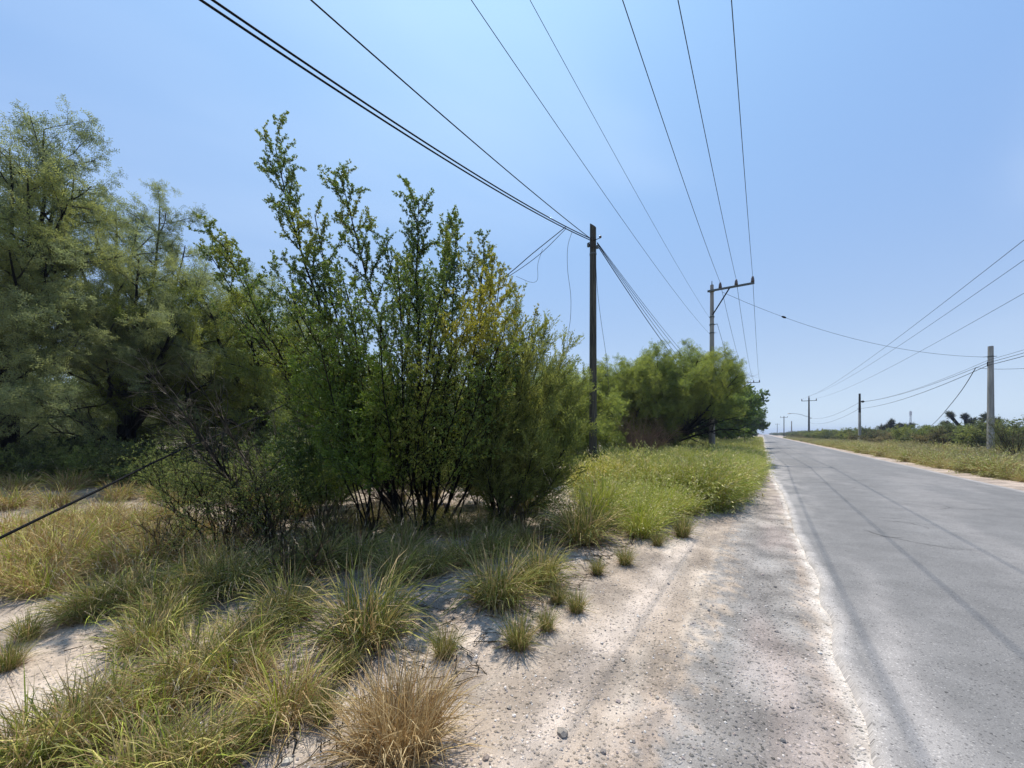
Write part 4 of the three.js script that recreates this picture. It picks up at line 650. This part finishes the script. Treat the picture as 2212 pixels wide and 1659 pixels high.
{ // service drops at the wooden pole
  const A = xy(1222, 490, 11.3);
  wire('drop_cable', 'black cable dropping left from the cable pair, hanging low across the left foreground', [A, xy(1150, 548, 10.9), xy(1090, 598, 10.3), xy(900, 722, 9.4), xy(640, 862, 8.2), xy(480, 935, 6.6), xy(400, 968, 5.2), xy(330, 1000, 4.5), xy(200, 1065, 3.7), xy(100, 1113, 3.3), xy(0, 1162, 3.0), xy(-200, 1262, 2.6)], 0.0115, M.cable, null, 'cable', 90);
  wire('drop_cable', 'second thin cable dropping left beside the first into the tall shrub', [A.clone().add(V(0.02, -0.05, 0)), xy(1165, 550, 10.9), xy(1092, 601, 10.4), xy(1000, 650, 9.8), xy(900, 690, 9.2)], 0.008, M.cable, null, 'cable', 40);
  wire('loose_wire', 'loose wire end looping below the dropping cables', [xy(1172, 538, 11), xy(1162, 570, 11), xy(1160, 606, 11), xy(1150, 610, 11), xy(1115, 597, 11)], 0.005, M.wire, null, 'wire', 40);
  wire('loose_wire', 'thin loose wire hanging down left of the wooden pole', [xy(1236, 500, 11.6), xy(1227, 530, 11.6), xy(1226, 580, 11.6), xy(1233, 640, 11.6), xy(1232, 690, 11.6), xy(1226, 730, 11.6), xy(1222, 800, 11.6)], 0.006, M.wire, null, 'wire', 50);
  wire('loose_wire', 'thin wire hanging down right of the wooden pole', [xy(1287, 560, 12.9), xy(1290, 620, 12.9), xy(1298, 690, 12.9), xy(1310, 775, 12.9), xy(1316, 850, 12.9)], 0.006, M.wire, null, 'wire', 40);
}
{ // across the road and along the right side
  const a = P(TW + 0.6, 10.3, T_POLE.s - 0.1), b = R_POLE.clone().add(V(-0.34, 6.85, 0.05)), pts = span(a, b, 0.9); wire('service_wire', 'wire crossing high over the road from crossarm to grey pole', pts, 0.010, M.wire, null, 'wire');
  const q = pts[5].clone().lerp(pts[6], 0.2), sp = mesh('wire_splice', new THREE.SphereGeometry(0.06, 10, 6).scale(3, 1, 1), M.cable); sp.position.copy(q); sp.lookAt(pts[8]); sp.rotateY(Math.PI / 2); tag(sp, 'small dark splice on the wire crossing the road', 'splice');
  const right = P(13.3, 7.4, 0), c1 = (y0, y1, y2, sag, r, which) => { wire('roadside_cable', `${which} cable between the two grey poles on the right`, span(R_POLE.clone().setY(y0), R2.clone().setY(y1), sag), r, M.wire, null, 'cable', 40); wire('roadside_cable', `${which} cable leaving the grey pole towards the right edge`, span(R_POLE.clone().setY(y0), P(13.3, y2, 2), sag * 0.8), r, M.wire, null, 'cable', 40); };
  const off = V(-0.15, 0, 0.12); R_POLE.add(off); c1(6.6, 6.35, 7.6, 0.55, 0.010, 'top'); c1(6.42, 6.3, 7.3, 0.5, 0.014, 'middle'); c1(6.25, 5.35, 7.1, 0.55, 0.018, 'lowest'); R_POLE.sub(off);
  for (const [y0, y1] of [[6.3, 7.0], [5.35, 5.4]]) wire('roadside_cable', `${y0 > 6 ? 'upper' : 'lower'} cable from the second grey pole to the lamp pole`, span(R2.clone().setY(y0), FAR.clone().setY(y1), 1.2), 0.018, M.wire, null, 'cable', 40);
  const j = xy(2108, 794, 26.5); wire('service_wire', 'thick drop wire slanting down left of the grey pole into the scrub', [j, xy(2085, 832, 30), xy(2055, 872, 36), xy(2018, 914, 44), xy(1990, 935, 50)], 0.022, M.wire, null, 'wire', 30);
  wire('service_wire', 'level thin wire behind the grey pole running off to the right', [j, xy(2140, 797, 26.8), xy(2212, 796, 27), xy(2400, 782, 27)], 0.012, M.wire, null, 'wire', 20);
  [[-1.85, 'left'], [0, 'middle'], [1.85, 'right']].forEach(([x, which]) => wire('power_line', `${which} one of three faint high lines running to the T-shaped lamp pole`, span(P(FAR.x + x, x ? 13.0 : 13.9, 156), P(FAR.x + x + 0.2, x ? 12.6 : 13.1, -10), 2.2), 0.014, M.wire, null, 'power line', 60));
}

// ------------------------------------------------------------------ fence posts, litter, stones
{
  const R = rng(800); [[1265, 15.5, 1.15], [1303, 17.2, 1.15], [1318, 18, 1.4], [1343, 19.5, 2.0], [1362, 20.6, 1.3], [1385, 22, 1.35], [1405, 23.5, 1.25], [1428, 25, 1.4]].forEach(([x, D, h], k) => {
    const g = thing('fence_post', ['crooked fence post left of the wooden pole foot', 'thin fence post just right of the wooden pole', 'second thin fence post right of the wooden pole', 'tall pale stake beside the brown bush', 'fence post at the left of the brown bush', 'fence post in the middle of the brown bush', 'fence post right in the brown bush', 'fence post at the far end of the brown bush'][k], 'fence post', spot(x, D));
    const T = new Tubes(), pts = arc(R, V(0, -0.1, 0), V(R.g() * 0.1, h, R.g() * 0.1), V(R.g() * 0.06, 0, R.g() * 0.06), 0.01, 6); T.add(pts, pts.map((_, i) => lerp(0.055, 0.042, i / 6)), 7); const stake = mesh('stake', T.build(), k === 3 ? M.deadTwig : M.post, g); mesh('cut_top', new THREE.SphereGeometry(0.042, 7, 4).scale(1, 0.35, 1).translate(...pts[6].toArray()), M.deadTwig, stake);
  });
  // rubbish under the shrub
  const bp = spot(955, 6.7), bucket = thing('plastic_bucket', 'dark blue plastic bucket left under the tall shrub', 'bucket', bp, 0.4); bucket.scale.setScalar(0.85); mesh('body', new THREE.LatheGeometry([[0, 0.01], [0.12, 0.01], [0.13, 0.02], [0.16, 0.32], [0.172, 0.325], [0.17, 0.34], [0.15, 0.335], [0.118, 0.03], [0, 0.025]].map(([x, y]) => new THREE.Vector2(x, y)), 20), M.bluePlastic, bucket); mesh('handle', new THREE.TorusGeometry(0.16, 0.004, 5, 20, Math.PI).rotateX(-0.9).translate(0, 0.32, 0), M.galv, bucket);
  // stones: the ones big enough to pick out, then the gravel
  const sg = [1, 2, 3].map((k) => { const g = new THREE.DodecahedronGeometry(1, 0), p = g.attributes.position; for (let i = 0; i < p.count; i++) { const q = V(p.getX(i), p.getY(i), p.getZ(i)), n = 0.7 + 0.6 * fbm(q.x * 1.3 + k * 9, q.y * 1.3 + q.z * 1.7 + 30, 810 + k, 2); p.setXYZ(i, q.x * n, q.y * n * 0.55, q.z * n * 0.85); } g.computeVertexNormals(); return g; });
  const grey = [[0.40, 0.35, 0.30], [0.55, 0.49, 0.43], [0.28, 0.24, 0.21], [0.62, 0.57, 0.50], [0.36, 0.29, 0.25]];
  const stoneMats = grey.map((c) => std({ color: rgb(...c), map: concMap }));
  [[1215, 1580, 0.035], [955, 1610, 0.02], [700, 1640, 0.022], [1345, 1420, 0.018], [1260, 1660, 0.02], [1100, 1530, 0.018], [1420, 1500, 0.016], [690, 1600, 0.018], [620, 1650, 0.025], [1050, 1640, 0.02], [760, 1530, 0.016]].forEach(([x, y, r], k) => { const m = mesh('stone', sg[k % 3], stoneMats[k % 5]); m.position.copy(onGround(x, y)); m.position.y += r * 0.2; m.scale.setScalar(r); m.rotation.y = R() * 6; tag(m, k ? 'loose stone lying on the gravel shoulder' : 'largest flat stone lying on the gravel shoulder', 'stone', k ? 'loose stones on the shoulder' : null); });
  sg.forEach((geo, k) => { const N = 9000, im = new THREE.InstancedMesh(geo, M.stone, N); im.name = numbered('gravel'); im.castShadow = im.receiveShadow = true; tag(im, ['fine gravel scattered over the sandy shoulder', 'pale grit scattered over the sandy shoulder', 'dark crumbs of asphalt scattered over the shoulder'][k], 'gravel', null, 'stuff'); for (let i = 0; i < N; i++) { const s = 0.8 + 11 * Math.pow(R(), 2.1), w = R() < 0.85 ? -3.2 + 3.6 * R() : -7 + 5 * R(), r = i < 90 ? R.r(0.008, 0.018) : 0.0028 + 0.0075 * Math.pow(R(), 6); Q.setFromEuler(new THREE.Euler(R() * 0.6, R() * 6.28, R() * 0.6)); MX.compose(V(w, ground(w, s) + r * 0.25, -s), Q, V(r, r, r)); im.setMatrixAt(i, MX); const c = R.pick(k === 2 ? [grey[2], grey[4], [0.14, 0.13, 0.125]] : grey), j = R.r(0.8, 1.2); im.setColorAt(i, COL.setRGB(c[0] * j, c[1] * j, c[2] * j)); } scene.add(im); });
  // dry stalks and twigs lying about
  const lt = new Tubes().add([V(-0.5, 0, 0), V(-0.1, 0.03, 0.05), V(0.2, 0.01, -0.03), V(0.5, 0.03, 0.04)], [0.012, 0.012, 0.01, 0.005], 4).build(), N = 2600, im = new THREE.InstancedMesh(lt, M.stone, N); im.name = numbered('dry_litter'); im.castShadow = im.receiveShadow = true; tag(im, 'dry grass stalks and twigs littering the ground under the plants', 'litter', null, 'stuff');
  for (let i = 0; i < N; i++) { const s = 0.6 + 9 * R(), w = -1.6 - 8 * Math.pow(R(), 1.4), k = R.r(0.05, 0.3); Q.setFromEuler(new THREE.Euler(R.g() * 0.15, R() * 6.28, R.g() * 0.15)); MX.compose(V(w, ground(w, s) + 0.006, -s), Q, V(k, 0.25, 0.25)); im.setMatrixAt(i, MX); const c = R.pick([[0.42, 0.33, 0.21], [0.30, 0.23, 0.16], [0.22, 0.17, 0.13], [0.5, 0.42, 0.3]]); im.setColorAt(i, COL.setRGB(...c)); } scene.add(im);
}
renderer.render(scene, camera);
